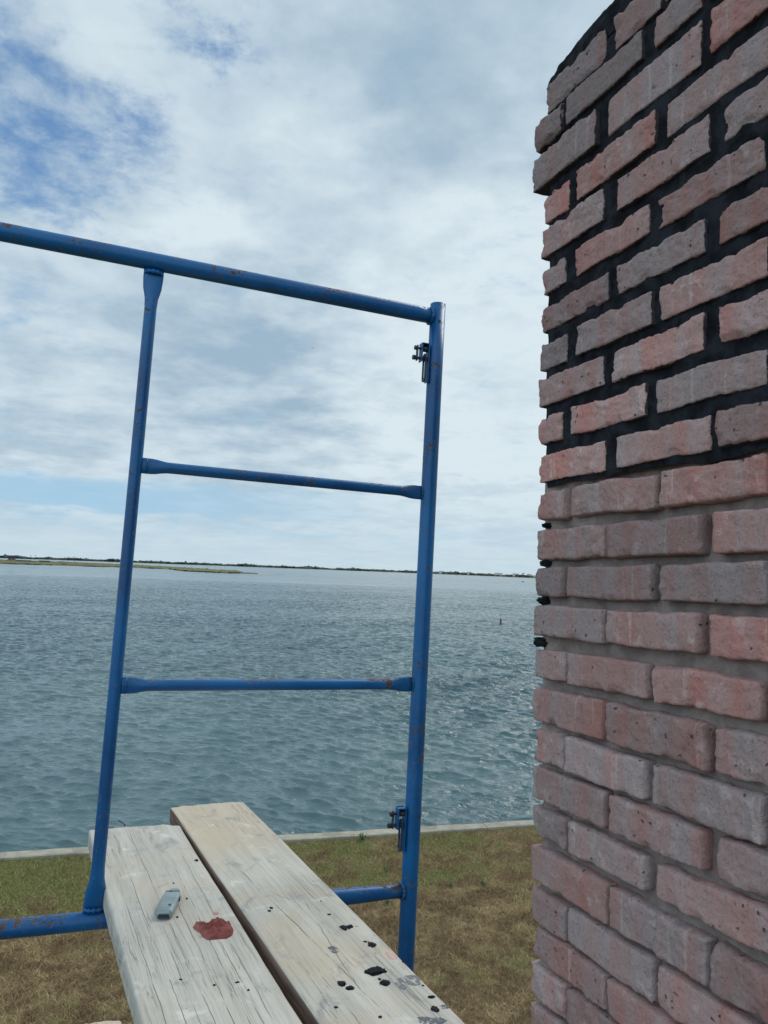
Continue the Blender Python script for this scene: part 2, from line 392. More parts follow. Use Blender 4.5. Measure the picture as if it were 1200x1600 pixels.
def mat_water():
    m, t, o = new_mat('bay_water'); v = t.n('ShaderNodeNewGeometry').outputs['Position']
    rot = t.n('ShaderNodeVectorRotate', dict(rotation_type='Z_AXIS'), Vector=v, Angle=.60).outputs[0]
    st = t.scl(rot, (.62, 1., 1.))
    n1 = t.noise(st, 2.2, 3, .55, .6); n2 = t.noise(t.scl(rot, (.6, 1, 1)), 6.5, 4, .62, .4); n3 = t.noise(st, .33, 3, .5, .2); n5 = t.noise(t.scl(rot, (.5, 1, 1)), 1.0, 3, .55, .3)
    d = t.vm('LENGTH', t.vm('SUBTRACT', v, (0, 0, 0)))
    far = t.ss(d, 12., 60.)
    h = t.math('ADD', t.math('MULTIPLY', n1, t.math('ADD', .07, t.math('MULTIPLY', far, .09))), t.math('MULTIPLY', n2, .055))
    h = t.math('ADD', h, t.math('MULTIPLY', n3, t.math('MULTIPLY', far, .04)))
    h = t.math('ADD', h, t.math('MULTIPLY', n5, t.math('MULTIPLY', t.ss(d, 22., 90.), .17)))
    h = t.math('MULTIPLY', h, t.ss(t.noise(t.scl(rot, (.25, 1, 1)), .045, 4, .6), .3, .7, .7, 1.45))
    b = t.n('ShaderNodeBump', None, Strength=1., Distance=1., Height=h)
    murk = t.noise(v, .05, 4, .5)
    c = t.mix(t.ss(murk, .35, .65), (.058, .104, .118), (.074, .128, .138))
    p = t.n('ShaderNodeBsdfPrincipled', None, Base_Color=c, IOR=1.333)
    t.set(p.inputs['Roughness'], t.ss(d, 15., 500., .05, .16))
    t.t.links.new(b.outputs[0], p.inputs['Normal']); t.t.links.new(p.outputs[0], o.inputs[0]); return m

# ------------------------------------------------------------------ ground, seawall, water
A = on_z(0, 1346, 0.); B = on_z(835, 1293, 0.)
sw = (B-A)[:2]/np.linalg.norm((B-A)[:2]); swn = np.array([-sw[1], sw[0]])       # along and outward (to the water)
def shore(s, n, z): p = A[:2] + sw*s + swn*n; return (p[0], p[1], z)
g = mesh_obj('ground', [shore(-400, .02, 0), shore(-400, -300, 0), shore(400, -300, 0), shore(400, .02, 0)], [(0,1,2,3)], mat_lawn('lawn_soil', False), smooth=False)
tag(g, kind='structure')
def mat_conc():
    m, t, o = new_mat('weathered_concrete'); v = t.n('ShaderNodeTexCoord').outputs['Object']
    a = t.noise(v, 2.5, 7, .65, .4); b = t.noise(v, 45, 5, .65); d = t.noise(t.vm('ADD', v, (3, 0, 0)), 9, 6, .7)
    c = t.mix(t.ss(a, .35, .65), (.21, .195, .155), (.33, .31, .25)); c = t.mix(t.ss(d, .56, .68, 0, .6), c, (.12, .10, .075)); c = t.mix(t.ss(b, .5, .75, 0, .4), c, (.16, .15, .13))
    finish(t, o, c, .95, t.math('ADD', b, d), .8, .01); return m
CONC = mat_conc()
swall = thing('seawall', shore(4, .16, -.8), 'low pale concrete seawall capping the edge of the lawn along the water', 'seawall')
def strip(n0, n1, z0, z1, s0, s1, ds, jit, seed):
    S = np.arange(s0, s1+1e-6, ds); V = []; F = []
    j1 = jit*sn(S*3., S*0, seed, 3); j2 = jit*sn(S*2.3, S*0+4, seed+1, 3); j3 = jit*.6*sn(S*2.9, S*0+9, seed+2, 3)
    for i, s in enumerate(S):
        V += [shore(s, n0+j1[i], z0), shore(s, n0+j1[i], z1-.01), shore(s, n0+j1[i]+.02, z1+j3[i]), shore(s, n1+j2[i]-.02, z1+j3[i]), shore(s, n1+j2[i], z1-.012), shore(s, n1+j2[i]*.3, z0)]
    for i in range(len(S)-1):
        for k in range(5): F.append((6*i+k, 6*i+6+k, 6*i+7+k, 6*i+1+k))
    F.append((0,1,2,3,4,5)); n = 6*(len(S)-1); F.append(tuple(n+k for k in (5,4,3,2,1,0)))
    return V, F
bg_ = Bag()
for k in range(-14, 15):
    s0 = k*4.87-1.4; bg_.add(*strip(.02, .29, -.10, .05, s0, s0+4.86, .09, .012, k+40))
bg_.build('coping', CONC, swall, smooth=False)
bg_ = Bag()
bg_.add(*strip(.05, .27, -2.0, -.10, -70, 70, .5, .004, 3)); bg_.build('wall_face', CONC, swall)

def build_water():
    az0 = math.radians(-14); az1 = math.radians(56); na = 1000
    r = np.concatenate([12.*np.exp(np.linspace(0, math.log(260/12.), 2100))[:-1], 260.*np.exp(np.linspace(0, math.log(9000/260.), 260))]); r[0] = 9.; nr = len(r); a = np.linspace(az0, az1, na)
    Rr, Aa = np.meshgrid(r, a, indexing='ij'); X = Rr*np.sin(Aa); Y = Rr*np.cos(Aa)
    dr = np.maximum(np.gradient(r)[:, None]*np.ones_like(Rr), Rr*(az1-az0)/na*.6); wdir = math.radians(218)
    Z = np.zeros_like(X); DX = np.zeros_like(X); DY = np.zeros_like(X)
    gg = np.random.default_rng(12)
    wx = .35*sn(X*.5, Y*.5, 5, 2); wy = .35*sn(X*.5, Y*.5, 6, 2)
    gust = .85+.25*sn(X*.12, Y*.12, 8, 2)
    for i in range(90):
        lam = .20*(1.15/.20)**gg.random()**.75; k = 2*math.pi/lam
        th = wdir + gg.normal(0, .42); amp = .0082*lam
        att = np.clip((lam/dr-1.7)/1.6, 0, 1); cx, cy = math.sin(th), math.cos(th)
        ph = k*((X+wx)*cx+(Y+wy)*cy)+gg.uniform(0, 7); A_ = amp*att*gust
        Z += A_*np.cos(ph); DX -= 0.8*A_*cx*np.sin(ph); DY -= 0.8*A_*cy*np.sin(ph)
    V = np.stack([X+DX, Y+DY, Z-.8], -1).reshape(-1, 3)
    i = np.arange(nr-1)[:, None]; j = np.arange(na-1)[None, :]; b = i*na+j
    F1 = np.stack([b, b+na, b+na+1, b+1], -1).reshape(-1, 4)
    # the rest of the bay, coarse
    ar = np.linspace(az1, az0+2*math.pi, 60); rr = np.array([9., 40, 200, 1000, 9000])
    R2, A2 = np.meshgrid(rr, ar, indexing='ij'); V2 = np.stack([R2*np.sin(A2), R2*np.cos(A2), R2*0-.8], -1).reshape(-1, 3)
    i = np.arange(4)[:, None]; j = np.arange(59)[None, :]; b = i*60+j+len(V); F2 = np.stack([b, b+60, b+61, b+1], -1).reshape(-1, 4)
    return np.concatenate([V, V2]), np.concatenate([F1, F2])[:, ::-1].copy()
V, F = build_water()
tag(mesh_obj('water', V, F, mat_water(), smooth=True), kind='structure')

# grass blades as one matted mass
def lawn():
    n = 420000
    s = rng.uniform(-7.5, 13.5, n); t = -rng.uniform(0, 1, n)**.9*7.6+.02
    P = A[:2] + s[:, None]*sw + t[:, None]*swn
    clump = sn(P[:, 0]*5, P[:, 1]*5, 31, 3)
    hgt = rng.uniform(.012, .05, n)*(1+.35*clump); hgt = np.maximum(hgt, .008)
    edge = rng.random(n) < np.clip(1-(-t)/.25, 0, 1)*.25; hgt[edge] *= 1.8
    th = rng.uniform(0, 2*math.pi, n); lean = rng.uniform(.3, 2.2, n)*hgt; ph = rng.uniform(0, 2*math.pi, n); wd_ = rng.uniform(.0025, .006, n)
    V = np.zeros((n, 3, 3)); V[:, 0, :2] = P-np.stack([np.cos(th), np.sin(th)], -1)*wd_[:, None]; V[:, 1, :2] = P+np.stack([np.cos(th), np.sin(th)], -1)*wd_[:, None]
    V[:, 2, :2] = P+np.stack([np.cos(ph), np.sin(ph)], -1)*lean[:, None]; V[:, 2, 2] = hgt; V[:, :2, 2] = -.003
    tone = np.zeros((n, 3, 4)); tone[:, :, 0] = rng.random(n)[:, None]; tone[:, :, 1] = rng.random(n)[:, None]; tone[:, :, 3] = 1
    return V.reshape(-1, 3), np.arange(3*n).reshape(-1, 3), tone.reshape(-1, 4)
V, F, T = lawn()
tag(mesh_obj('grass', V, F, mat_lawn('dry_turf', True), smooth=False, attr=T), 'dry brown and green mown turf between the scaffold and the seawall', 'grass', kind='stuff')
# weeds: small fresh green tufts
WEED = plain('weed_leaf', (.06, .11, .03), .7, var=.4, scale=60)
for i, (px, py, sc_, lab) in enumerate([(566, 1312, 1.5, 'bright green weed tuft growing against the seawall between the plank and the blue post'), (948/2.93+430, 1383, .8, 'small green weed in the turf right of the blue post level with the bottom bar'),
        (505/2.93+430, 1362, .9, 'small green weed in the turf between the plank and the blue post'), (510/2.93+430, 1412, .8, 'small green weed in the turf just under the blue bottom bar'),
        (704, 1386, .8, 'low green weed close to the right side of the blue post')]):
    c = on_z(px, py, 0.); c[:2] -= swn*(.0 if i else .03); bag = Bag()
    for k in range(26):
        a = rng.uniform(0, 6.28); L = rng.uniform(.04, .10)*sc_; h = rng.uniform(.03, .09)*sc_; wv = .007*sc_
        d = np.array([math.cos(a), math.sin(a), 0]); e = np.array([-d[1], d[0], 0])
        b0 = c+d*.01*sc_; m1 = c+d*L*.55+np.array([0, 0, h]); tp = c+d*L+np.array([0, 0, h*.8])
        bag.add([b0-e*wv*.4, b0+e*wv*.4, m1+e*wv, m1-e*wv, tp], [(0,1,2,3), (3,2,4)])
    tag(bag.build('weed', WEED), lab, 'weed', 'green weeds in the dry lawn')

# ------------------------------------------------------------------ the chimney
XF = .806
chim = thing('brick_chimney', (XF+.3, .4, 0), 'tall reclaimed brick chimney with black mortar on its upper courses and grey mortar below', 'chimney')
rows = [  # image y of the top and bottom of the brick at the far corner, then the spans of the bricks along the course
 (127,172,[(853,944),(959,1030)]), (193,232,[(837,877),(885,1002),(1023,1095)]), (247,296,[(836,931),(948,1092),(1111,1210)]),
 (304,346,[(849,887),(901,1023),(1041,1198)]), (358,400,[(848,942),(964,1106),(1129,1250)]), (419,457,[(847,882),(899,1013),(1026,1190)]),
 (479,517,[(845,947),(964,1100),(1122,1240)]), (536,577,[(844,882),(902,1018),(1031,1197)]), (593,634,[(842,942),(956,1097),(1124,1235)]),
 (653,693,[(840,876),(891,1007),(1023,1194)]), (712,753,[(842,943),(962,1107),(1121,1230)]), (769,813,[(839,880),(889,1022),(1029,1197)]),
 (828,875,[(837,943),(947,1092),(1113,1230)]), (886,932,[(836,878),(883,1015),(1027,1197)]), (946,993,[(834,942),(945,1088),(1106,1225)]),
 (1013,1059,[(832,880),(882,1007),(1015,1186)]), (1074,1127,[(832,940),(945,1099),(1113,1230)]), (1138,1190,[(833,877),(880,1006),(1018,1190)]),
 (1197,1247,[(831,943),(950,1097),(1119,1235)]), (1259,1306,[(831,882),(885,1006),(1022,1200)]), (1321,1376,[(830,947),(951,1104),(1110,1225)]),
 (1386,1440,[(829,881),(883,1016),(1023,1190)]), (1449,1500,[(832,942),(946,1100),(1110,1225)]), (1504,1556,[(828,880),(882,1012),(1020,1190)]), (1568,1618,[(829,943),(947,1100),(1112,1225)])]
VPx, VPy = 70, 903
TILT = .024
brick_list = []      # (y0, y1 (far), z0, z1, depth, res, tone)
zc_rows = []
for ri, (yt, yb, spans) in enumerate(rows):
    cx0 = spans[0][0]; ycen = (yt+yb)/2
    p_t = on_x(cx0+6, yt, XF); p_b = on_x(cx0+6, yb, XF); zt, zb = p_t[2], p_b[2]; yc0 = p_t[1]
    last = None
    for bi, (x0, x1) in enumerate(spans):
        ly = lambda x: ycen + (x-cx0)*(ycen-VPy)/(cx0-VPx)
        ya = on_x(x0, ly(x0), XF)[1]; yb_ = on_x(x1, ly(x1), XF)[1]
        brick_list.append((yb_, ya, zb, zt, yc0, ri, bi)); last = yb_
    zc_rows.append(((zt+zb)/2, yc0))
    k = len(spans); y = last-.014
    while y > -.75:
        L = random.uniform(.182, .2); brick_list.append((y-L, y, zb, zt, yc0, ri, k)); y -= L+.016; k += 1
# courses below the picture and the ones above the raked top
zlow, ylow = zc_rows[-1]; yk = zlow; r = len(rows)
while yk > .06:
    yk -= .0725; y = ylow if r % 2 == 0 else ylow; k = 0
    while y > -.75:
        L = (.092 if (r % 2 and k == 0) else .192); brick_list.append((y-L, y, yk-.028, yk+.028, ylow, r, k+10)); y -= L+.014; k += 1
    r += 1
ztop, ytop = zc_rows[0]
for q_, (rr, ystart) in enumerate([(-1, on_x(1040, -60, XF)[1]), (-2, on_x(1150, -200, XF)[1])]):
    y = ystart; k = 0
    while y > -.75:
        L = random.uniform(.182, .2); zz = ztop+.0725*(q_+1); brick_list.append((y-L, y, zz-.027, zz+.027, ytop, rr, k+10)); y -= L+.016; k += 1

Vb = []; Fb = []; Tb = []; nb = 0
TONES = {(2,2):(.95,.5),(3,0):(.95,.6),(2,1):(.2,.45),(0,0):(.0,.25),(0,1):(.3,.3),(1,0):(.1,.2),(1,1):(.05,.2),(2,0):(.1,.3),(3,1):(.9,.5),(3,2):(.25,.45),(4,0):(.35,.5),(4,1):(.5,.45),(3,3):(.9,.5),
 (5,1):(.85,.5),(5,2):(.6,.35),(7,0):(-.3,.25),(6,1):(.15,.4),(7,1):(.25,.4),(7,2):(.7,.55),(8,1):(.55,.7),(9,1):(.75,.7),(9,2):(.15,.45),(10,0):(.8,.75),(10,1):(.6,.6),(11,2):(.85,.55),(12,2):(.9,.55),(14,2):(.9,.6),(15,1):(.7,.45),
 (15,2):(.85,.55),(16,0):(.7,.4),(20,0):(.7,.4),(13,0):(.2,.25),(13,1):(.2,.3),(13,2):(.2,.35),(21,1):(.1,.45),(20,1):(.15,.4)}
for (y0, y1, z0, z1, yc0, ri, bi) in brick_list:
    rb = random.Random(ri*97+bi*13+5)
    vis = (0 <= ri < 25 and bi <= 3)
    header = ri % 2 == 1 and bi in (0, 10)
    dep = (.19 if header else .09) if bi in (0, 10) else .09
    nx, ny, nz = (8, max(12, int((y1-y0)/.0035)), 18) if vis else (2, 10, 5)
    P, Fq = cubegrid(nx, ny, nz)
    h = np.array([dep/2, (y1-y0)/2+(.0012 if ri < 11 else 0), (z1-z0)/2*(1.06 if ri < 11 else 1.03)])
    rnd = rb.uniform(.003, .0055) if ri > 10 else rb.uniform(.0012, .003)
    Q = roundbox(P, h, rnd)
    jut = rb.uniform(-.0025, .003) + (-.004 if 1 <= ri <= 2 and bi == 0 else 0)
    cen = np.array([XF+dep/2+jut, (y0+y1)/2, (z0+z1)/2+TILT*(yc0-(y0+y1)/2)])
    if vis:
        sd_ = rb.uniform(0, 50); N = np.zeros(len(Q)); S = np.zeros(len(Q)); 
        for i, p in enumerate(Q):
            v3 = Vector((p[0]*28+sd_, p[1]*28, p[2]*28)); N[i] = mn.noise(v3); S[i] = mn.fractal(v3*4.0, .9, 2.1, 3)
        nrm = np.sign(P)*(np.abs(P) > .999)
        edge = (np.abs(P) > .90).sum(1) >= 2
        nl = np.linalg.norm(nrm, axis=1, keepdims=True); nrm = nrm/np.maximum(nl, 1)
        rough_amt = rb.uniform(.6, 1.5)
        disp = N*.0024*rough_amt + S*.0012*rough_amt - np.maximum(0, .10-np.abs(N))*.010*rough_amt - np.where(edge, np.abs(S)*.0018, 0)
        Q = Q + nrm*disp[:, None]
        Q[:, 2] += .0016*np.sin(Q[:, 1]*rb.uniform(20, 40)+sd_)*rb.uniform(-1, 1)   # hand-made bricks are never quite straight
        Q[:, 2] *= 1+rb.uniform(-.04, .04)*Q[:, 1]/h[1]
        for _ in range(rb.randint(5, 14)):      # chips along the arrises
            e = np.array([-h[0], rb.uniform(-1, 1)*h[1], rb.choice((-1, 1))*h[2]])
            if rb.random() < .3: e = np.array([-h[0], rb.choice((-1, 1))*h[1], rb.uniform(-1, 1)*h[2]])
            rad = rb.uniform(.003, .015); dd = np.linalg.norm((Q-e)*np.array([1, rb.uniform(.5, 1), 1]), axis=1)
            k_ = np.clip(1-dd/rad, 0, 1); to = -e/np.linalg.norm(e); to[1] *= .2
            Q = Q + (k_**.7*rad*.42)[:, None]*to
    ang = rb.gauss(0, .006); Q = np.stack([Q[:, 0], Q[:, 1]-ang*Q[:, 2], Q[:, 2]+ang*Q[:, 1]-TILT*Q[:, 1]], -1)
    red, li = TONES.get((ri, bi), (max(0, min(1, rb.gauss(.42, .25))), rb.uniform(.25, .65)))
    if ri < 0 or ri >= 25: red, li = rb.uniform(0, 1), rb.uniform(.3, .6)
    Vb.append(Q+cen); Fb.append(Fq+nb); nb += len(Q); T_ = np.tile([red, li, rb.random(), 0.], (len(Q), 1)); ed_ = np.minimum(h[1]-np.abs(P[:, 1])*h[1], h[2]-np.abs(P[:, 2])*h[2]); T_[:, 3] = np.clip(1-ed_/.009, 0, 1); T_[:, 3] = np.where((P[:, 0] > -.80) & (ri < 11), 1.8, T_[:, 3]); Tb.append(T_)
# the face turned to the water: plain courses
for ri in range(0, 60):
    if ri < 25: z, yc0 = zc_rows[ri]
    else: z = zc_rows[-1][0]-.0725*(ri-24); yc0 = ylow
    if z < .04: break
    x = XF+(.19 if ri % 2 else .09)+.014
    yy = yc0 - .0
    while x < XF+.6:
        L = min(.192, XF+.612-x)
        if L < .05: break
        P, Fq = cubegrid(8, 2, 4); Q = roundbox(P, np.array([L/2, .045, .0275]), .005) + np.array([x+L/2, yc0-.045, z])
        Vb.append(Q); Fb.append(Fq+nb); nb += len(Q); Tb.append(np.tile([random.random(), random.uniform(.3, .6), random.random(), .3], (len(Q), 1))); x += L+.014
mesh_obj('brickwork', np.concatenate(Vb), np.concatenate(Fb), BRICK, chim, True, np.concatenate(Tb))

zjoin = (on_x(846, 761, XF)[2])
ycl = np.polyfit([a for a, b in zc_rows], [b for a, b in zc_rows], 1)      # corner leans very slightly
def ycorner(z): return ycl[0]*z+ycl[1]
def mortar_sheet(name, z0, z1, mat, rec, amp, seed):
    ny = int(1.9/.006); nz = int((z1-z0)/.006)
    Yn = np.linspace(0, 1, ny); Zn = np.linspace(0, 1, nz)
    Yg, Zg = np.meshgrid(Yn, Zn, indexing='ij'); Zw = z0+(z1-z0)*Zg; yc = ycorner(Zw)-.001
    Yw = yc - Yg*1.9; Zs = Zw + TILT*(ycorner(Zw)-Yw)
    X = XF + rec + amp*sn(Yw*55, Zs*70, seed, 5) + .6*amp*sn(Yw*14, Zs*20, seed+7, 2)
    if seed == 4: Zs = Zs + (1-Zg)**14*(.006*sn(Yw*22, Yw*0, 17, 4)-.003)
    X += .005*np.clip(1-(yc-Yw)/.008, 0, 1)**2 - (rec-.0075)*np.clip(1-(yc-Yw)/.04, 0, 1)      # fuller at the corner, then rolls back
    V = np.stack([X, Yw, Zs], -1).reshape(-1, 3)
    i = np.arange(ny-1)[:, None]; j = np.arange(nz-1)[None, :]; b = i*nz+j
    F = np.stack([b, b+1, b+nz+1, b+nz], -1).reshape(-1, 4)
    # solid core behind the joint faces
    ya, yb2 = ycorner((z0+z1)/2)-.016, -.76
    n0 = len(V); zlo = z0-(.0 if z0 < .05 else .0); 
    Vc = [(XF+rec+.02, ycorner(z0)-.016, z0-.001), (XF+rec+.02, yb2, z0-.001), (XF+.6, yb2, z0-.001), (XF+.6, ycorner(z0)-.016, z0-.001),
          (XF+rec+.02, ycorner(z1)-.016, z1-.001), (XF+rec+.02, yb2, z1+.045), (XF+.6, yb2, z1+.045), (XF+.6, ycorner(z1)-.016, z1-.001)]
    Fc = np.array([(0,1,5,4), (1,2,6,5), (2,3,7,6), (3,0,4,7), (4,5,6,7), (3,2,1,0)])+n0
    return mesh_obj(name, np.concatenate([V, np.array(Vc)]), np.concatenate([F, Fc]), mat, chim, True)
mg = mortar_sheet('grey_mortar', .0, zjoin+.010, MORT_G, .021, .0026, 3)
mb = mortar_sheet('black_mortar', zjoin+.001, zc_rows[0][0]+.03, MORT_B, .0065, .0022, 4)
mb['label'] = 'wet black mortar in the upper joints'; mg['label'] = 'dry grey mortar in the lower joints'
# black mortar wash raked up over the top course
prof = [on_x(x, y, XF) for x, y in ((852, 130), (858, 113), (870, 93), (888, 70), (905, 48), (925, 24), (945, 2), (990, -50), (1080, -170), (1250, -420))]
Vw = []; Fw_ = []
bot = [(p[1], zc_rows[0][0]+.012+TILT*(ycorner(p[2])-p[1])) for p in prof]
for i, p in enumerate(prof):
    b = bot[i]; top = max(p[2], b[1]+.006)
    for X in (XF+.006, XF+.25, XF+.58): Vw.append((X, b[0], b[1]))
    Vw += [(XF+.58, p[1], top-.02), (XF+.25, p[1], top-.004), (XF+.03, p[1], top+.0005), (XF+.012, p[1], top-.003), (XF+.004, p[1], top-.012), (XF+.003, p[1], (top+b[1])/2)]
n = 9
for i in range(len(prof)-1):
    for k in range(n): Fw_.append((i*n+k, i*n+(k+1) % n, (i+1)*n+(k+1) % n, (i+1)*n+k))
Fw_.append(tuple(range(n))[::-1]); Fw_.append(tuple((len(prof)-1)*n+k for k in range(n)))
wash = mesh_obj('mortar_wash', Vw, Fw_, MORT_B, chim, False)
md = wash.modifiers.new('sub', 'SUBSURF'); md.subdivision_type = 'SIMPLE'; md.levels = md.render_levels = 4
tx = bpy.data.textures.new('wash_noise', 'CLOUDS'); tx.noise_scale = .02; dm = wash.modifiers.new('disp', 'DISPLACE'); dm.texture = tx; dm.strength = .006; dm.mid_level = .5

def lump(c, r, name, mat, parent=None, seed=0, flat=1., rough=.3, sub=4, nrm_z=False):
    import bmesh
    bm = bmesh.new(); bmesh.ops.create_icosphere(bm, subdivisions=sub, radius=1.)
    for v in bm.verts:
        k = 1+rough*mn.fractal(v.co*1.7+Vector((seed, seed*.7, 0)), .8, 2., 4)+rough*.55*mn.noise(v.co*5+Vector((seed, 0, 0)))+rough*.3*mn.noise(v.co*13+Vector((seed, 2, 0)))
        v.co = Vector((v.co.x*r[0]*k+c[0], v.co.y*r[1]*k+c[1], v.co.z*r[2]*k*(1 if v.co.z > 0 or not nrm_z else .3)+c[2]))
    me = bpy.data.meshes.new(name); bm.to_mesh(me); bm.free(); me.materials.append(mat)
    me.polygons.foreach_set('use_smooth', np.full(len(me.polygons), True))
    o = bpy.data.objects.new(name, me); C.objects.link(o)
    if parent: o.parent = parent; o.matrix_parent_inverse = Matrix.Translation(-Vector(parent.location))
    return o
for i, (px, py, rr) in enumerate([(852, 821, .0055), (850, 880, .0072), (847, 938, .0085), (842, 1003, .0105)]):
    c = on_x(px, py, XF+.004)
    lump(c+np.array([rr*.8, -rr*.3, 0]), (rr*2., rr*1.2, rr*.9), 'mortar_lump', MORT_B, chim, i*3.1, rough=.28)

# ------------------------------------------------------------------ scaffold frame
YF = 1.868
d1 = ray(3680, 1065); d2 = ray(1168, -9250); nF = np.cross(d1, d2); nF /= np.linalg.norm(nF); pF = CAM+ray(684, 480)*2.15
def on_f(x, y): d = ray(x, y); return CAM + d*((pF-CAM)@nF)/(d@nF)
legR_t, legR_b = on_f(684.5, 476), on_f(634, 1500)
ax = legR_b-legR_t; leg_dir = ax/np.linalg.norm(ax)
frame = thing('scaffold', (float(legR_b[0]), float(legR_b[1]), 0), 'blue painted tubular steel scaffold frame with chipped rusty paint standing by the chimney', 'scaffold')
R1 = .0212; R2 = .0150
def part(name, V, F, mat=PAINT, parent=frame, smooth=True):
    o = mesh_obj(name, V, F, mat, parent, smooth)
    if smooth:
        o.data.polygons.foreach_set('use_smooth', [len(p.vertices) <= 4 for p in o.data.polygons])
    return o
def tubepts(a, b, n): return [a+(b-a)*i/n for i in range(n+1)]
# right leg: an open tube with a visible wall at the top
def open_tube(name, a, b, r, wall=.003):
    pts = tubepts(a, b, 24); V, F = loft(pts, [(r, r)]*25, 32, cap=False)
    V2, F2 = loft([a, a+(b-a)*.12], [(r-wall, r-wall)]*2, 32, cap=False); n = len(V)
    F += [tuple(i+n for i in f)[::-1] for f in F2]
    F += [(k, n+k, n+(k+1) % 32, (k+1) % 32) for k in range(32)]
    V = list(V)+list(V2); return part(name, V, F)
base = legR_b + leg_dir*((legR_b[2]-.012)/-leg_dir[2])
open_tube('leg', legR_t, base, R1)
topA = on_f(-2, 361.5); topB = on_f(672, 493.5); td = (topB-topA)/np.linalg.norm(topB-topA)
W = 1.52
topL = topB - td*W
legL_t = topL - np.array([0, 0, 0]) + leg_dir*-.028
open_tube('leg', legL_t, legL_t+leg_dir*((legL_t[2]-.012)/-leg_dir[2]), R1)
V, F = loft(tubepts(topL+td*.01, topB+td*.008, 30), [(R1, R1)]*31, 32); part('top_bar', V, F)
bb = on_f(630, 1392); ba = on_f(0, 1452.5); bd = (bb-ba)/np.linalg.norm(bb-ba)
V, F = loft(tubepts(bb-bd*(W-.02), bb+bd*.004, 30), [(.0195, .0195)]*28+[(.0185, .0185), (.0165, .0165), (.0165, .0165)], 32); part('bottom_bar', V, F)
lb = np.array([0, 0, -.86]); V, F = loft(tubepts(bb-bd*(W-.02)+lb, bb+bd*.004+lb, 8), [(R1, R1)]*9, 24); part('lower_bar', V, F)
def flat_tube(name, a, b, r, wide, fl=.055, ends=(True, True)):
    L = np.linalg.norm(b-a); n = 60; pts = []; rad = []; d = (b-a)/L
    upv = np.cross(nF, d); upv /= np.linalg.norm(upv)
    for i in range(n+1):
        s = L*i/n; e = min(s if ends[0] else 9, (L-s) if ends[1] else 9)
        k = 1-min(1, max(0, (e-fl*.45)/(fl*.75))); k = k*k*(3-2*k)
        pts.append(a+(b-a)*i/n); rad.append((r+(.0065-r)*k, r+(wide-r)*k))
    V, F = loft(pts, rad, 28, up=upv); return part(name, V, F)
# inner post
ipt, ipb = on_f(240.5, 428), on_f(147, 1420)
flat_tube('inner_post', ipt+np.array([0, 0, .012]), ipb+np.array([0, 0, -.012]), R2*.96, .0235, .075)
flat_tube('rung', on_f(219, 727), on_f(659, 770), R2*.88, .0188)
flat_tube('rung', on_f(186, 1071), on_f(643, 1069), R2*.88, .0188)
# weld beads
def weld(c, axis, r, seed, thin=.0035, ry=None):
    a, b = frame_of(axis); V = []; F = []; n, m = 36, 8; ry = ry or r
    for i in range(n):
        t = 2*math.pi*i/n; rr = thin*(1+.35*math.sin(t*11+seed)+.2*math.sin(t*23))
        p = c+a*r*math.cos(t)+b*ry*math.sin(t); o_ = (a*math.cos(t)+b*math.sin(t))
        for k in range(m):
            u = 2*math.pi*k/m; V.append(p+o_*rr*math.cos(u)+axis*rr*1.3*math.sin(u))
    for i in range(n):
        for k in range(m): F.append((i*m+k, ((i+1) % n)*m+k, ((i+1) % n)*m+(k+1) % m, i*m+(k+1) % m))
    return part('weld', V, F)
legx = lambda z: legR_t + leg_dir*((legR_t[2]-z)/-leg_dir[2]); legat = lambda p: legR_t+leg_dir*((p-legR_t)@leg_dir)
weld(topB - td*(.0215-np.linalg.norm(legat(topB)-topB)), td, R1, 1)
weld(legat(bb)-bd*R1, bd, R1*.85, 2)
weld(ipt+np.array([0, 0, .001]), (ipb-ipt)/np.linalg.norm(ipb-ipt), .013, 3, ry=.02)
weld(ipb+np.array([0, 0, .0]), (ipb-ipt)/np.linalg.norm(ipb-ipt), .013, 4, ry=.02)
for k, (p, s) in enumerate([((219, 727), 1), ((186, 1071), 1)]):
    weld(on_f(*p)+d1/np.linalg.norm(d1)*R2*.95, d1/np.linalg.norm(d1), .009, 5+k, .0018, .017)
for k, p in enumerate([(659, 770), (643, 1069)]):
    weld(legat(on_f(*p))-d1/np.linalg.norm(d1)*R1, d1/np.linalg.norm(d1), .009, 8+k, .0018, .017)
# drilled pin hole near the top of the leg: a short dark bore
hc = legat(on_f(687, 507)); hd = CAM-hc; hd -= leg_dir*(hd@leg_dir); hd /= np.linalg.norm(hd); hs = np.cross(leg_dir, hd)
for pp, sx in ((on_f(687, 507), .3), (on_f(652, 1272), .8)):
    hc = legat(pp); n_ = (hd*math.sqrt(1-sx*sx)-hs*sx*(1 if (hs@Rt) < 0 else -1)); n_ /= np.linalg.norm(n_)
    c0 = hc+n_*(R1-.002); c1 = hc+n_*(R1+.0006); V, F = loft([c0, c1], [(.0036, .0052)]*2, 20); o = part('pin_hole', V, F, STEEL)
GRIME = plain('grimy_blue_steel', (.022, .05, .095), .5, .3, .6, 120)
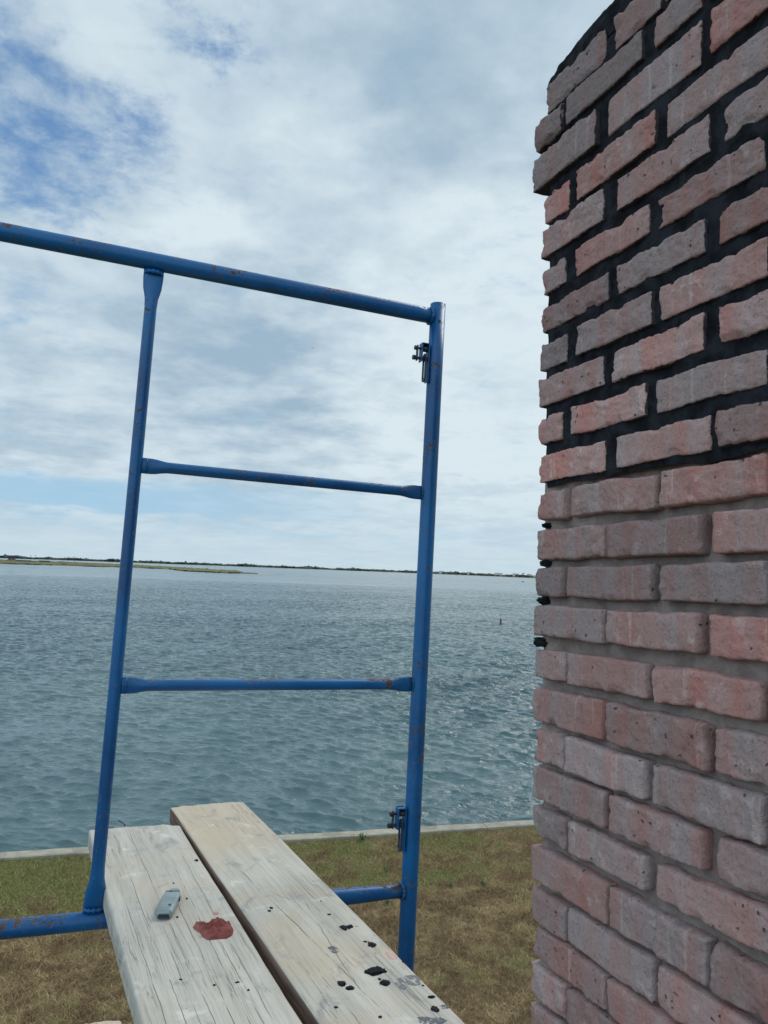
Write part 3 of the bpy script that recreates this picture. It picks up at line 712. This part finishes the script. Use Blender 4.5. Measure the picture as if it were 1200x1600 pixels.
# brace locks on the leg
def brace_lock(px, py, s=1.0):
    """px,py: where the top right corner of the channel meets the leg"""
    c = on_f(px, py); c = legat(c); x = -d1/np.linalg.norm(d1); y = -nF if (-nF)[1] < 0 else nF; y = y/np.linalg.norm(y); z = -leg_dir
    o0 = c + x*(R1-.001) + y*.004
    Rm = np.stack([x, y, z], 1)       # local: x away from the leg, y towards the viewer, z up
    T = lambda v: o0+Rm@np.array(v)
    def bx(bag, cc, hh): bag.box(T(cc), np.array(hh)*s, Rm, .0008)
    bag = Bag(); bx(bag, (.0055, 0, -.052), (.0016, .011, .054)); bx(bag, (.026, .0, -.024), (.0016, .011, .026)); bx(bag, (.0155, 0, .0015), (.0118, .011, .0015)); bx(bag, (.015, -.0098, -.006), (.0095, .0015, .011))
    ch = bag.build('brace_lock', PAINT, frame)
    b = Bag(); b.cyl(T((.001, 0, -.040)), T((.048, 0, -.040)), .0042, 14); b.cyl(T((.042, 0, -.040)), T((.050, 0, -.040)), .0068, 6); b.cyl(T((.010, 0, -.040)), T((.019, 0, -.040)), .0078, 6)
    b.build('bolt', STEEL, ch)
    b = Bag(); b.cyl(T((.004, 0, -.012)), T((.044, .0, -.012)), .0034, 14); b.cyl(T((.0375, 0, -.012)), T((.0455, 0, -.012)), .0062, 14); b.cyl(T((.008, 0, -.012)), T((.020, 0, -.012)), .0075, 14)
    b.build('bolt', STEEL, ch)
    b = Bag(); bx(b, (.0375, .0, -.026), (.0016, .0055, .022)); b.build('strap', GRIME, ch)
    # drop link: a flat loop with a long slot
    V = []; F = []; n = 28; L0, L1 = -.025, -.106
    def stad(w_, z0, z1):
        pts = []
        for k in range(n):
            t = 2*math.pi*k/n; yy = w_*math.cos(t); zz = w_*math.sin(t); zz += (z0-w_) if zz >= 0 else (z1+w_); pts.append((yy, zz))
        return pts
    o_ = stad(.0105, L0, L1); i_ = stad(.0048, L0-.012, L1+.008)
    for X in (.0125, .0160):
        for yy, zz in o_: V.append(T((X, yy, zz)))
        for yy, zz in i_: V.append(T((X, yy, zz)))
    for k in range(n):
        k2 = (k+1) % n
        F += [(k, k2, n+k2, n+k), (2*n+k, 3*n+k, 3*n+k2, 2*n+k2), (k, 2*n+k, 2*n+k2, k2), (n+k, n+k2, 3*n+k2, 3*n+k)]
    mesh_obj('drop_link', V, F, GRIME, ch, False)
brace_lock(672, 541); brace_lock(634, 1262)

# ------------------------------------------------------------------ planks
ZP = EYE-.728
def plank(name, label, ends, L, thick, mat, bow, seed, cut=0., skew=0.):
    """ends: far left and far right corners and a near left point, on the top face"""
    fl, fr, nl, nr = ends
    w0 = np.linalg.norm((fr-fl)[:2]); dirL = (nl-fl); dirL[2] = 0; dirL /= np.linalg.norm(dirL); dirR = (nr-fr); dirR[2] = 0; dirR /= np.linalg.norm(dirR)
    d = dirL+dirR; d /= np.linalg.norm(d); xr = np.array([-d[1], d[0], 0.]); xr = xr if xr[0] > 0 else -xr
    wid = .5*(abs((fr-fl)@xr)+abs((nr-nl)@xr)); mid = (fl+fr)/2
    org = mid + d*L                                   # near end, on the top face
    nx, ny, nz = 44, int(L/.008), 6
    P, F = cubegrid(nx, ny, nz); Q = roundbox(P, np.array([wid/2, L/2, thick/2]), .005)
    un = P[:, 0]; vy = Q[:, 1]+L/2; sk = ((fr-fl)@(-d))
    far = np.clip((vy-(L-.08))/.08, 0, 1)
    Q[:, 1] += L/2 + far*(sk*un*.5 - bow*np.abs(un)**2.5 - cut*np.clip(un-.72, 0, 1)**1.0*2 )
    N = np.array([mn.fractal(Vector((q[0]*45+seed, q[1]*3, q[2]*30)), .8, 2., 4) for q in Q]); M2 = np.array([mn.noise(Vector((q[0]*5+seed, q[1]*2.2, 1))) for q in Q])
    Q[:, 2] += N*.0007*(P[:, 2] > .9) + M2*.0012
    Q[:, 0] += np.sign(un)*(np.abs(un) > .97)*N*.0016
    Q[:, 1] += (P[:, 1] > .97)*N*.003
    Q[:, 2] -= thick/2
    o = mesh_obj(name, Q, F, mat, None, True)
    a = math.atan2(-d[0]*-1, -d[1]); ang = math.atan2(d[0], -d[1]) if False else 0
    xa = xr; ya = -d; za = np.array([0, 0, 1.])
    o.matrix_world = Matrix([[xa[i], ya[i], za[i], org[i]] for i in range(3)]+[[0,0,0,1]])
    tag(o, label, 'plank', 'weathered wooden scaffold planks'); return o, org, xa, ya, wid
Z = lambda x, y: on_z(x, y, ZP)
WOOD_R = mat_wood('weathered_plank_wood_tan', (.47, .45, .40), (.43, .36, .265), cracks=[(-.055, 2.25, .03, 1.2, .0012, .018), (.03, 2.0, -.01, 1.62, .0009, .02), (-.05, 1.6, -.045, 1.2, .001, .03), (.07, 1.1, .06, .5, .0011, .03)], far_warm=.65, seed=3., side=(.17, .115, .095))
WOOD_L = mat_wood('weathered_plank_wood_grey', (.47, .45, .405), (.42, .375, .305), cracks=[(-.06, 2.52, -.05, 1.1, .0009, .010), (.05, 2.3, .03, 1.0, .0009, .012), (-.02, 2.58, -.005, 1.0, .0008, .010), (.08, 2.4, .075, 1.2, .0008, .008), (-.085, 2.2, -.08, 1.1, .0008, .008), (.015, 2.2, .02, 1.2, .0009, .010), (-.035, 2.0, -.03, 1.2, .0007, .008), (.062, 1.9, .055, 1.2, .0007, .008)], far_warm=.0, seed=11.)
flR, frR, nlR, nrR = Z(263, 1260), Z(381, 1251), Z(503, 1600), Z(727, 1600)
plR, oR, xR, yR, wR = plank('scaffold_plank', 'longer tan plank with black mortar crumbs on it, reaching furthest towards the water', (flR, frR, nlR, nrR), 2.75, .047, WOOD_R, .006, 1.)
flL, frL, nlL, nrL = Z(138, 1296), Z(279, 1286), Z(221, 1600), Z(475, 1600)
plL, oL, xL, yL, wL = plank('scaffold_plank', 'greyer plank carrying the box cutter and the red mortar, beside the inner blue post', (flL, frL, nlL, nrL), 2.6, .047, WOOD_L, .002, 2., cut=.03)
ZL = EYE-1.6
lowZ = lambda x, y: on_z(x, y, ZL)
lo1 = (lowZ(98, 1604), lowZ(189, 1590), lowZ(98, 1604)+np.array([.0, -1.5, 0]), lowZ(189, 1590)+np.array([.0, -1.5, 0]))
WOOD_B = mat_wood('weathered_plank_wood_pale', (.50, .42, .33), (.45, .34, .24), cracks=[(.055, 2.6, .05, 1.8, .0018, .01)], seed=19.)
plB, *_ = plank('scaffold_plank', 'rounded tip of a pale plank on the lower level at the bottom left corner', lo1, 2.9, .045, WOOD_B, .02, 5.)
# bent nail at the far end of the grey plank
ZINC = plain('grey_cast_metal', (.235, .29, .30), .42, .45, .18, 40, .0006)
n0 = on_z(196, 1291, ZP)
nv, nf = loft([n0, n0+np.array([-.006, .004, .008]), on_y(185, 1282, n0[1]+.006)], [(.0016, .0016)]*3, 10)
nail = mesh_obj('nail', nv, nf, STEEL, None); nail.parent = plL; nail.matrix_parent_inverse = plL.matrix_world.inverted()

# ------------------------------------------------------------------ box cutter
def knife():
    near = Z(256, 1436); farp = Z(271, 1402); near[2] = farp[2] = ZP
    d = farp-near; d /= np.linalg.norm(d); near = near - d*.004; L = np.linalg.norm(farp-near)+.012; x = np.array([d[1], -d[0], 0]); z = np.array([0, 0, 1.])
    root = thing('utility_knife', tuple(near), 'closed grey metal box cutter lying beside the red mortar patch', 'knife')
    prof = [(0, .0135, .014), (.04, .0162, .0178), (.25, .0180, .0205), (.55, .0180, .0212), (.745, .0172, .0202), (.755, .0166, .0186), (1.0, .0120, .0140)]
    V = []; F = []; n = 12
    for s, hw, ht in prof:
        c = near+d*L*s; ch = .0042
        for (u, v_) in [(-hw+ch, 0.0008), (hw-ch, 0.0008), (hw, ch), (hw, ht*.5-.0012), (hw-.0012, ht*.5), (hw, ht*.5+.0012), (hw, ht-ch), (hw-ch, ht), (-hw+ch, ht), (-hw, ht-ch), (-hw, ht*.5), (-hw, ch)]:
            V.append(c+x*u+z*v_)
    for i in range(len(prof)-1):
        for k in range(n): F.append((i*n+k, (i+1)*n+k, (i+1)*n+(k+1) % n, i*n+(k+1) % n))
    F.append(tuple(range(n))); F.append(tuple((len(prof)-1)*n+k for k in range(n))[::-1])
    o = mesh_obj('body', V, F, ZINC, root, False); m = o.modifiers.new('b', 'BEVEL'); m.width = .0009; m.segments = 2; m.limit_method = 'ANGLE'
    Rm = np.stack([x, d, z], 1); T = lambda a, b, c: near+x*a+d*b+z*c
    DK = plain('black_plastic', (.02, .022, .025), .6, var=.3)
    b = Bag(); b.box(T(0, -.0008, .0060), (.0115, .0018, .0026), Rm, .0005); b.box(T(0, -.0008, .0100), (.0100, .0015, .0010), Rm, .0004); b.build('end_slot', DK, root)
    b = Bag(); b.box(T(.0158, L*.62, .0105), (.0035, .008, .0035), Rm, .001); b.box(T(.0185, L*.60, .0105), (.0018, .004, .0028), Rm, .0008); b.build('slider', DK, root)
    b = Bag(); b.box(T(0, L*.755, .0200), (.0145, .0012, .0008), Rm, .0003); b.box(T(-.003, L*.75, .0206), (.004, .0022, .0006), Rm, .0003); b.build('nose_seam', DK, root)
    b = Bag(); b.cyl(T(.007, L*.20, .0195), T(.007, L*.20, .0206), .0030, 12); b.build('screw', DK, root)
knife()

# ------------------------------------------------------------------ mortar on the planks
def patch(name, outline, height, mat, label, cat, group=None, seed=0, ridge=.0, z=ZP):
    pts = np.array([on_z(x, y, z) for x, y in outline]); c = pts.mean(0); n = 64; m = 14
    per = []
    seg = np.linalg.norm(np.roll(pts, -1, 0)-pts, axis=1); tot = seg.sum(); cum = np.concatenate([[0], np.cumsum(seg)])
    for k in range(n):
        s = tot*k/n; i = min(np.searchsorted(cum, s, side='right')-1, len(pts)-1); t = (s-cum[i])/seg[i]; per.append(pts[i]*(1-t)+np.roll(pts, -1, 0)[i]*t)
    V = [c+np.array([0, 0, height])]; F = []
    for j in range(1, m+1):
        q_ = j/m
        for k in range(n):
            p = c+(per[k]-c)*q_*(1+.03*mn.noise(Vector((k*.7, seed, 0)))*(q_ > .8)); V.append(p+np.array([0, 0, height*(1-q_**3.5)**.6-(.0006 if j == m else 0)]))
    V = np.array(V)
    for i in range(len(V)):
        e = 1 if i <= n*(m-1) else 0
        f1 = mn.fractal(Vector((V[i][0]*150+seed, V[i][1]*90, 0)), .7, 2.1, 5); f2 = abs(mn.noise(Vector((V[i][0]*60+seed, V[i][1]*45, 3))))
        V[i][2] = max(V[i][2]+e*height*(.55*f1 + ridge*(f2-.12)), c[2]+.0008*e-.0006*(1-e))
    F = [(0, 1+k, 1+(k+1) % n) for k in range(n)]
    for j in range(m-1):
        for k in range(n): F.append((1+j*n+k, 1+(j+1)*n+k, 1+(j+1)*n+(k+1) % n, 1+j*n+(k+1) % n))
    return tag(mesh_obj(name, V, F, mat, None, True), label, cat, group)
patch('mortar_patch', [(220+u/7.06, 1370+v/7.06) for u, v in ((570,555),(610,522),(680,512),(750,515),(800,480),(860,465),(930,485),(990,520),(1025,580),(1015,640),(960,680),(850,690),(740,697),(690,665),(645,612),(595,585))], .0055, MORT_R, 'splat of crumbly dark red mortar on the greyer plank', 'mortar', seed=2., ridge=2.6)
patch('mortar_patch', [(332, 1426), (338, 1424.5), (342, 1427), (339, 1429.5), (334, 1429)], .0007, plain('pink_smear', (.42, .22, .20), .9), 'tiny pink mortar smear just above the red splat', 'mortar', seed=5.)
def crumbs(px, py, wpx, hpx, label, seed, h=.35, group='crumbs and splats of black mortar on the planks', name='mortar_crumb', z=ZP):
    c = on_z(px, py, z); e = on_z(px+wpx/2, py, z); rx = np.linalg.norm((e-c)[:2]); f = on_z(px, py-hpx/2, z); ry = np.linalg.norm((f-c)[:2])
    o = lump((c[0], c[1], z+rx*.02), (rx*.88, min(ry, rx*2.2)*.88, rx*h*.65), name, MORT_B, None, seed, rough=.45, nrm_z=True)
    return tag(o, label, 'mortar', group)
CR = [(587, 1518, 34, 13, 'largest flat black mortar splat on the tan plank, near its right edge', .22), (602, 1536, 17, 10, 'black splat just right below the largest one', .3), (593, 1530, 5, 4, 'tiny black crumb squeezed between the two splats', .4),
 (581, 1477, 15, 10, 'chunky black crumb above the faint pink smear on the tan plank', .4), (571, 1472, 8, 5, 'small crumb at the left of the chunky one', .4), (538, 1450, 12, 9, 'rough black crumb in the highest cluster on the tan plank', .5), (547, 1449, 13, 6, 'second crumb of the highest cluster, right of the rough one', .5), (557, 1448, 7, 3, 'last thin flake at the right of the highest cluster', .3),
 (534, 1537, 14, 9, 'left one of the twin black splats near the long crack', .25), (547, 1544, 14, 7, 'right one of the twin black splats near the long crack', .3), (674, 1558, 12, 5, 'small flat black crumb near the right edge low on the tan plank', .3), (680, 1577, 13, 10, 'round black crumb at the bottom right of the tan plank', .45),
 (630, 1503, 4, 3, 'tiny black dot on the very edge by the blue post', .5), (424, 1419, 6, 4, 'tiny dark crumb near the middle of the tan plank', .4), (421, 1423.5, 6, 3, 'tiny dark crumb directly under another, mid tan plank', .4),
 (514, 1429, 7, 3, 'thin dark flake on the tan plank above the highest cluster', .2), (502, 1408, 4, 2, 'pinhead crumb highest of all near the right edge', .3), (525, 1574, 6, 4, 'small crumb left of the long crack near the bottom', .4), (594, 1589, 6, 4, 'small crumb at the bottom edge of the picture right of the crack', .4), (661, 1540, 4, 3, 'tiny crumb in the grey smear', .4),
 (292, 1404, 4, 4, 'dark speck right of the box cutter tip', .6), (277, 1433, 5, 4, 'dark speck between box cutter and red splat', .6), (282, 1531, 8, 5, 'black crumb low on the greyer plank, left one', .4), (335, 1539, 6, 4, 'black crumb low on the greyer plank, middle one', .4), (307, 1344, 8, 4, 'dark sliver by the gap between the planks', .3), (371, 1535, 10, 4, 'dark flake low on the greyer plank, near the gap', .25), (388, 1547, 6, 4, 'small dark crumb low on the greyer plank beside the gap', .4), (271, 1380, 4, 3, 'dark speck just above the box cutter', .4)]
for i, (a, b, c_, d_, lab, hh) in enumerate(CR): crumbs(a, b, *((c_, d_) if i < 20 else (c_*.75, d_*.75)), lab, i*2.7+1, hh)
def smear_mat(name, col, lo):
    m, t, o = new_mat(name); v = t.n('ShaderNodeTexCoord').outputs['Object']
    n = t.noise(t.scl(v, (1.6, .8, 1)), 70, 7, .7, .5); p = t.n('ShaderNodeBsdfPrincipled', None, Base_Color=col, Roughness=.95)
    mx = t.n('ShaderNodeMixShader', None, i0=t.ss(n, lo, lo+.14), i1=t.n('ShaderNodeBsdfTransparent').outputs[0], i2=p.outputs[0])
    t.t.links.new(mx.outputs[0], o.inputs[0]); return m
SMEAR = smear_mat('dried_grey_smear', (.10, .11, .13), .42)
patch('mortar_smear', [(614, 1535), (622, 1528), (634, 1524), (648, 1523), (657, 1527), (658, 1539), (650, 1541), (640, 1540), (632, 1548), (624, 1545), (618, 1540)], .0006, smear_mat('dried_pale_smear', (.16, .17, .18), .44), 'dried grey mortar smear right of the largest splat', 'mortar', seed=8.)
patch('mortar_smear', [(512, 1480), (520, 1478), (528, 1482), (530, 1488), (524, 1490), (515, 1486)], .0006, SMEAR, 'dried grey smear lying across the long crack', 'mortar', seed=9.)
patch('mortar_smear', [(650, 1590), (662, 1588), (676, 1591), (690, 1590), (700, 1595), (690, 1601), (665, 1602), (654, 1598)], .0006, SMEAR, 'dark blue grey smear at the bottom right end of the tan plank', 'mortar', seed=10.)
patch('mortar_smear', [(684, 1572), (694, 1570), (704, 1573), (700, 1576), (690, 1577)], .0006, SMEAR, 'small dark smear right of the round crumb', 'mortar', seed=12.)
patch('mortar_smear', [(583, 1486), (590, 1485), (593, 1490), (587, 1492)], .0006, SMEAR, 'small grey smear below the chunky crumb', 'mortar', seed=13.)
patch('mortar_smear', [(594, 1492), (606, 1487), (618, 1492), (622, 1499), (610, 1501), (598, 1497)], .0004, smear_mat('pale_pink_smear', (.50, .32, .29), .40), 'faint pink stain on the tan plank near the blue post', 'mortar', seed=14.)

# ------------------------------------------------------------------ across the water
def hdir(px): d = ray(px, 890.); d = np.array([d[0], d[1]]); return d/np.linalg.norm(d)
TREE = plain('shore_scrub', (.035, .055, .045), .95, var=.4, scale=.05, bdist=.1); MARSH = plain('marsh_grass', (.105, .10, .035), .95, var=.35, scale=.04, bdist=.05); SANDY = plain('pale_sand', (.42, .39, .31), .95, var=.15, scale=.1)
V = []; F = []; xs = np.arange(-500, 1700, 12)
dist = lambda px: 2500+(1320-2500)*min(1, max(0, (px-60)/780.))**1.3
for i, px in enumerate(xs):
    d = hdir(px); D = dist(px)*(1+.006*math.sin(px*.05)); 
    for k, (e, z) in enumerate(((0, -1.2), (0+6, -.2), (60, .8), (700, .8), (705, -1.2))): V.append((d[0]*(D+e), d[1]*(D+e), z))
for i in range(len(xs)-1):
    for k in range(4): F.append((5*i+k, 5*i+5+k, 5*i+6+k, 5*i+1+k))
tag(mesh_obj('far_shore', V, F, plain('far_shore_marsh', (.06, .065, .035), 1., var=.3, scale=.01, bdist=.1)), kind='structure')
import bmesh
bm0 = bmesh.new(); bmesh.ops.create_icosphere(bm0, subdivisions=1, radius=1.); ico = np.array([v.co[:] for v in bm0.verts]); icof = np.array([[v.index for v in f.verts] for f in bm0.faces]); bm0.free()
Vt = []; Ft = []; nt = 0
for k in range(3600):
    px = rng.uniform(-500, 1500); D = dist(px)+rng.uniform(25, 160); d = hdir(px); s = D/2000.
    hN = 2.2+1.6*mn.noise(Vector((px*.03, 0, 0)))+1.1*mn.noise(Vector((px*.13, 3, 0)))
    h = max(.5, hN*rng.uniform(.5, 1.2))*(1.0 if px > 500 else 1.05)*s*1.15
    r = rng.uniform(3, 9)*s; P = ico*np.array([r, r, h])*(1+.25*rng.standard_normal((len(ico), 1)))+np.array([d[0]*D, d[1]*D, .8+h*.6]); Vt.append(P); Ft.append(icof+nt); nt += len(P)
tag(mesh_obj('treeline', np.concatenate(Vt), np.concatenate(Ft), TREE, smooth=False), 'dark low line of trees and scrub along the far shore', 'treeline', kind='stuff')
# marsh spit
near_e = [(-300, 872.5), (-100, 878), (0, 881.2), (60, 882.8), (140, 885.2), (200, 887), (270, 889.8), (290, 892.6), (330, 894.6), (372, 896.2), (402, 897.3)]
far_e = [(-300, 866.5), (-100, 872.), (0, 875.6), (60, 877), (140, 880.3), (200, 883), (270, 887.2), (290, 888.6), (330, 891.5), (372, 894.4), (403, 896.6)]
V = []; F = []; n = len(near_e)
for (a, b), (c_, d_) in zip(near_e, far_e):
    p = on_z(a, b, -.8); q_ = on_z(c_, d_, -.8)
    for t, z in ((0, -1.2), (.01, -.45), (.5, -.1), (.99, -.4), (1., -1.2)): V.append(tuple((p*(1-t)+q_*t)[:2])+(z,))
for i in range(n-1):
    for k in range(4): F.append((5*i+k, 5*i+5+k, 5*i+6+k, 5*i+1+k))
tag(mesh_obj('marsh_spit', V, F, MARSH, smooth=False), kind='structure')
Vt = []; Ft = []; nt = 0
for k in range(2600):
    i = rng.integers(0, n-2); t = rng.random(); u = rng.random()
    p = on_z(near_e[i][0]*(1-t)+near_e[i+1][0]*t, near_e[i][1]*(1-t)+near_e[i+1][1]*t, -.8); q_ = on_z(far_e[i][0]*(1-t)+far_e[i+1][0]*t, far_e[i][1]*(1-t)+far_e[i+1][1]*t, -.8)
    c = p*(1-u)+q_*u; r = rng.uniform(1.5, 5); h = rng.uniform(.25, .55)*(1.8 if u > .75 and rng.random() < .3 else 1)
    P = ico*np.array([r, r, h])*(1+.2*rng.standard_normal((len(ico), 1)))+np.array([c[0], c[1], -.25]); Vt.append(P); Ft.append(icof+nt); nt += len(P)
tag(mesh_obj('marsh_grass', np.concatenate(Vt), np.concatenate(Ft), MARSH, smooth=False), 'olive marsh grass covering the low spit on the left', 'marsh grass', kind='stuff')
sp = [on_z(x, y, -.8) for x, y in ((345, 895.2), (372, 896.3), (404, 897.5), (440, 898.2), (404, 896.6), (372, 895.4))]
tag(mesh_obj('sand_bar', [(p[0], p[1], -.62) for p in sp]+[(p[0], p[1], -1.3) for p in sp], [(0,1,2,3,4,5)]+[(i, (i+1) % 6, 6+(i+1) % 6, 6+i) for i in range(6)], SANDY, smooth=False), kind='structure')
# the stilt house, the long sheds, poles
WALL = plain('weathered_grey_siding', (.20, .20, .20), .9, var=.2, scale=.5); ROOF = plain('dark_red_brown_roof', (.07, .055, .065), .9, var=.2, scale=.5); DARK = plain('dark_shed', (.022, .030, .034), .9, var=.3, scale=.5); GLS = plain('window_glass', (.03, .04, .05), .2)
def gable(root, c, u, v_, L, Wd, H, rh, wall, roof, z0, roofname='roof'):
    b = Bag(); R = np.stack([u, v_, np.array([0, 0, 1.])], 1); b.box(c+np.array([0, 0, z0+H/2]), (L/2, Wd/2, H/2), R); b.build('wall', wall, root)
    e = .4; pts = [c+u*(sx*(L/2+e))+v_*(sy*(Wd/2+e)*(1 if k else 0))+np.array([0, 0, z0+H+(.02 if k else rh)]) for sx in (-1, 1) for sy, k in ((-1, 1), (0, 0), (1, 1))]
    mesh_obj(roofname, pts, [(0,1,4,3), (1,2,5,4), (0,3,5,2), (0,2,1), (3,4,5)], roof, root, False)
pb = on_z(18, 877.4, -.8); d = hdir(18); v_ = np.array([d[0], d[1], 0]); u = np.array([d[1], -d[0], 0]); D = np.linalg.norm(pb[:2]); px1 = D/1200*.92
hs_ = thing('stilt_house', (pb[0], pb[1], -.8), 'small square house with dark roof standing on the marsh at far left', 'house')
gable(hs_, np.array([pb[0], pb[1], 0]), u, v_, 11*px1, 7, 4.2*px1, .4*px1, WALL, WALL, -.8+1.2)
b = Bag(); R = np.stack([u, v_, np.array([0, 0, 1.])], 1); b.box(np.array([pb[0], pb[1], .4+5.8*px1]), (5.9*px1, 4, 1.9*px1), R); b.build('upper_storey', ROOF, hs_)
for sx in (-1, 0, 1):
    b = Bag(); b.cyl(np.array([pb[0], pb[1], -1.2])+u*sx*5*px1-v_*2.5, np.array([pb[0], pb[1], .5])+u*sx*5*px1-v_*2.5, .25, 8); b.build('stilt', DARK, hs_)
for sx in (-.5, .4):
    b = Bag(); b.box(np.array([pb[0], pb[1], .4+2.4*px1])+u*sx*5*px1-v_*3.52, (.9, .03, .9), R); b.build('window', GLS, hs_)
for (a0, a1, lab, hpx) in ((26, 46, 'long low dark shed just right of the stilt house on the marsh', 2.6), (48, 60, 'middle one of the low dark sheds on the marsh', 2.3), (61, 77, 'low dark shed furthest right on the marsh, with a pale end', 2.8)):
    p = on_z((a0+a1)/2, 877.6+.027*((a0+a1)/2-18), -.8); dd = hdir((a0+a1)/2); v2 = np.array([dd[0], dd[1], 0]); u2 = np.array([dd[1], -dd[0], 0])
    t = thing('shed', (p[0], p[1], -.8), lab, 'shed', 'low dark sheds on the marsh'); gable(t, np.array([p[0], p[1], 0]), u2, v2, (a1-a0)*px1, 5, hpx*.62*px1, hpx*.38*px1, DARK, WALL if hpx < 2.5 else DARK, -.6)
for i, (px, hp, lab) in enumerate(((47, 5, 'thin utility pole left one of the pair behind the marsh sheds'), (53.5, 6, 'taller dark utility pole right of the sheds pair'), (105, 5, 'thin distant pole above the narrow channel, left one'), (115, 6, 'thin distant pole above the narrow channel, right one'), (170, 4, 'lone thin distant pole near the inner blue post'))):
    D_ = 1100.; dd = hdir(px); c = np.array([dd[0]*D_, dd[1]*D_, 0]); H = (hp+4)*D_/1200*.92
    b = Bag(); b.cyl((c[0], c[1], -1.5), (c[0], c[1], H), .22, 6, .14); b.box((c[0], c[1], H-1), (1.2*abs(dd[1]), .9*abs(dd[0])+.1, .12)); tag(b.build('utility_pole', DARK), lab, 'pole', 'distant poles on the left')
HW = plain('white_house', (.55, .56, .56), .8, var=.1, scale=.2)
for i, px in enumerate((668, 690, 722, 733, 758, 779, 796, 806, 818, 827, 834)):
    D_ = dist(px)+40+15*(i % 3); dd = hdir(px); v2 = np.array([dd[0], dd[1], 0]); u2 = np.array([dd[1], -dd[0], 0]); c = np.array([dd[0]*D_, dd[1]*D_, 0])
    t = thing('house', (c[0], c[1], .8), ('first','second','third','fourth','fifth','sixth','seventh','eighth','ninth','tenth','eleventh')[i]+' tiny pale house on the far shore counted from the blue post towards the chimney', 'house', 'pale houses on the far shore'); gable(t, c, u2, v2, 7+4*((i*7) % 3), 8, 3.2, 2.1, HW, WALL if i % 2 else HW, .8)
# channel marker
pm = on_z(782, 975.5, -.8); D = np.linalg.norm(pm[:2]); b = Bag(); s = D/1200*.93
b.cyl((pm[0], pm[1], -2), (pm[0]+.02, pm[1], -.8+8.5*s), 1.7*s, 12, 1.5*s)
b.cyl((pm[0]+.02, pm[1], -.8+8.4*s), (pm[0]+.02, pm[1], -.8+9.8*s), 1.5*s, 12, .5*s)
tag(b.build('channel_marker', plain('rust_brown_post', (.12, .07, .06), .9)), 'short brown marker post standing in the open water near the chimney', 'post')
pf = on_z(817, 909.5, -.8); D = np.linalg.norm(pf[:2])
tag(lump((pf[0], pf[1], -.7), (.9, .9, .5), 'buoy', DARK, seed=4, rough=.1), 'tiny dark float far out on the water near the far shore', 'buoy')
# birds
def bird(px, py, D, span, lab):
    d = ray(px, py); c = CAM+d/np.linalg.norm(d)*D; r = Rt*span/2; f = np.array([.3, .9, .1])*span*.22; u = np.array([0, 0, 1.])*span*.18
    t = thing('bird', tuple(c), lab, 'bird', 'distant gulls')
    Vv, Ff = loft([c-f*1.4, c-f*.6, c+f*.4, c+f*1.3], [(span*.01,)*2, (span*.05,)*2, (span*.06,)*2, (span*.015,)*2], 10); mesh_obj('body', Vv, Ff, DARK, t)
    for sx in (-1, 1):
        Vv = [c-f*.35, c+f*.45, c+r*.5*sx+f*.4+u*.55, c+r*.5*sx-f*.15+u*.5, c+r*sx-f*.3+u*.35]; Vv = Vv+[p-np.array([0, 0, span*.012]) for p in Vv]
        mesh_obj('wing', Vv, [(0,1,2,3), (3,2,4), (5,8,7,6), (8,9,7), (1,0,5,6), (2,1,6,7), (4,2,7,9), (3,4,9,8), (0,3,8,5)], DARK, t, False)
bird(488, 544, 180, 1.1, 'tiny dark gull in the sky left of the tall blue post')
bird(797, 627, 260, .9, 'faint speck of a gull in the bright sky between post and chimney')
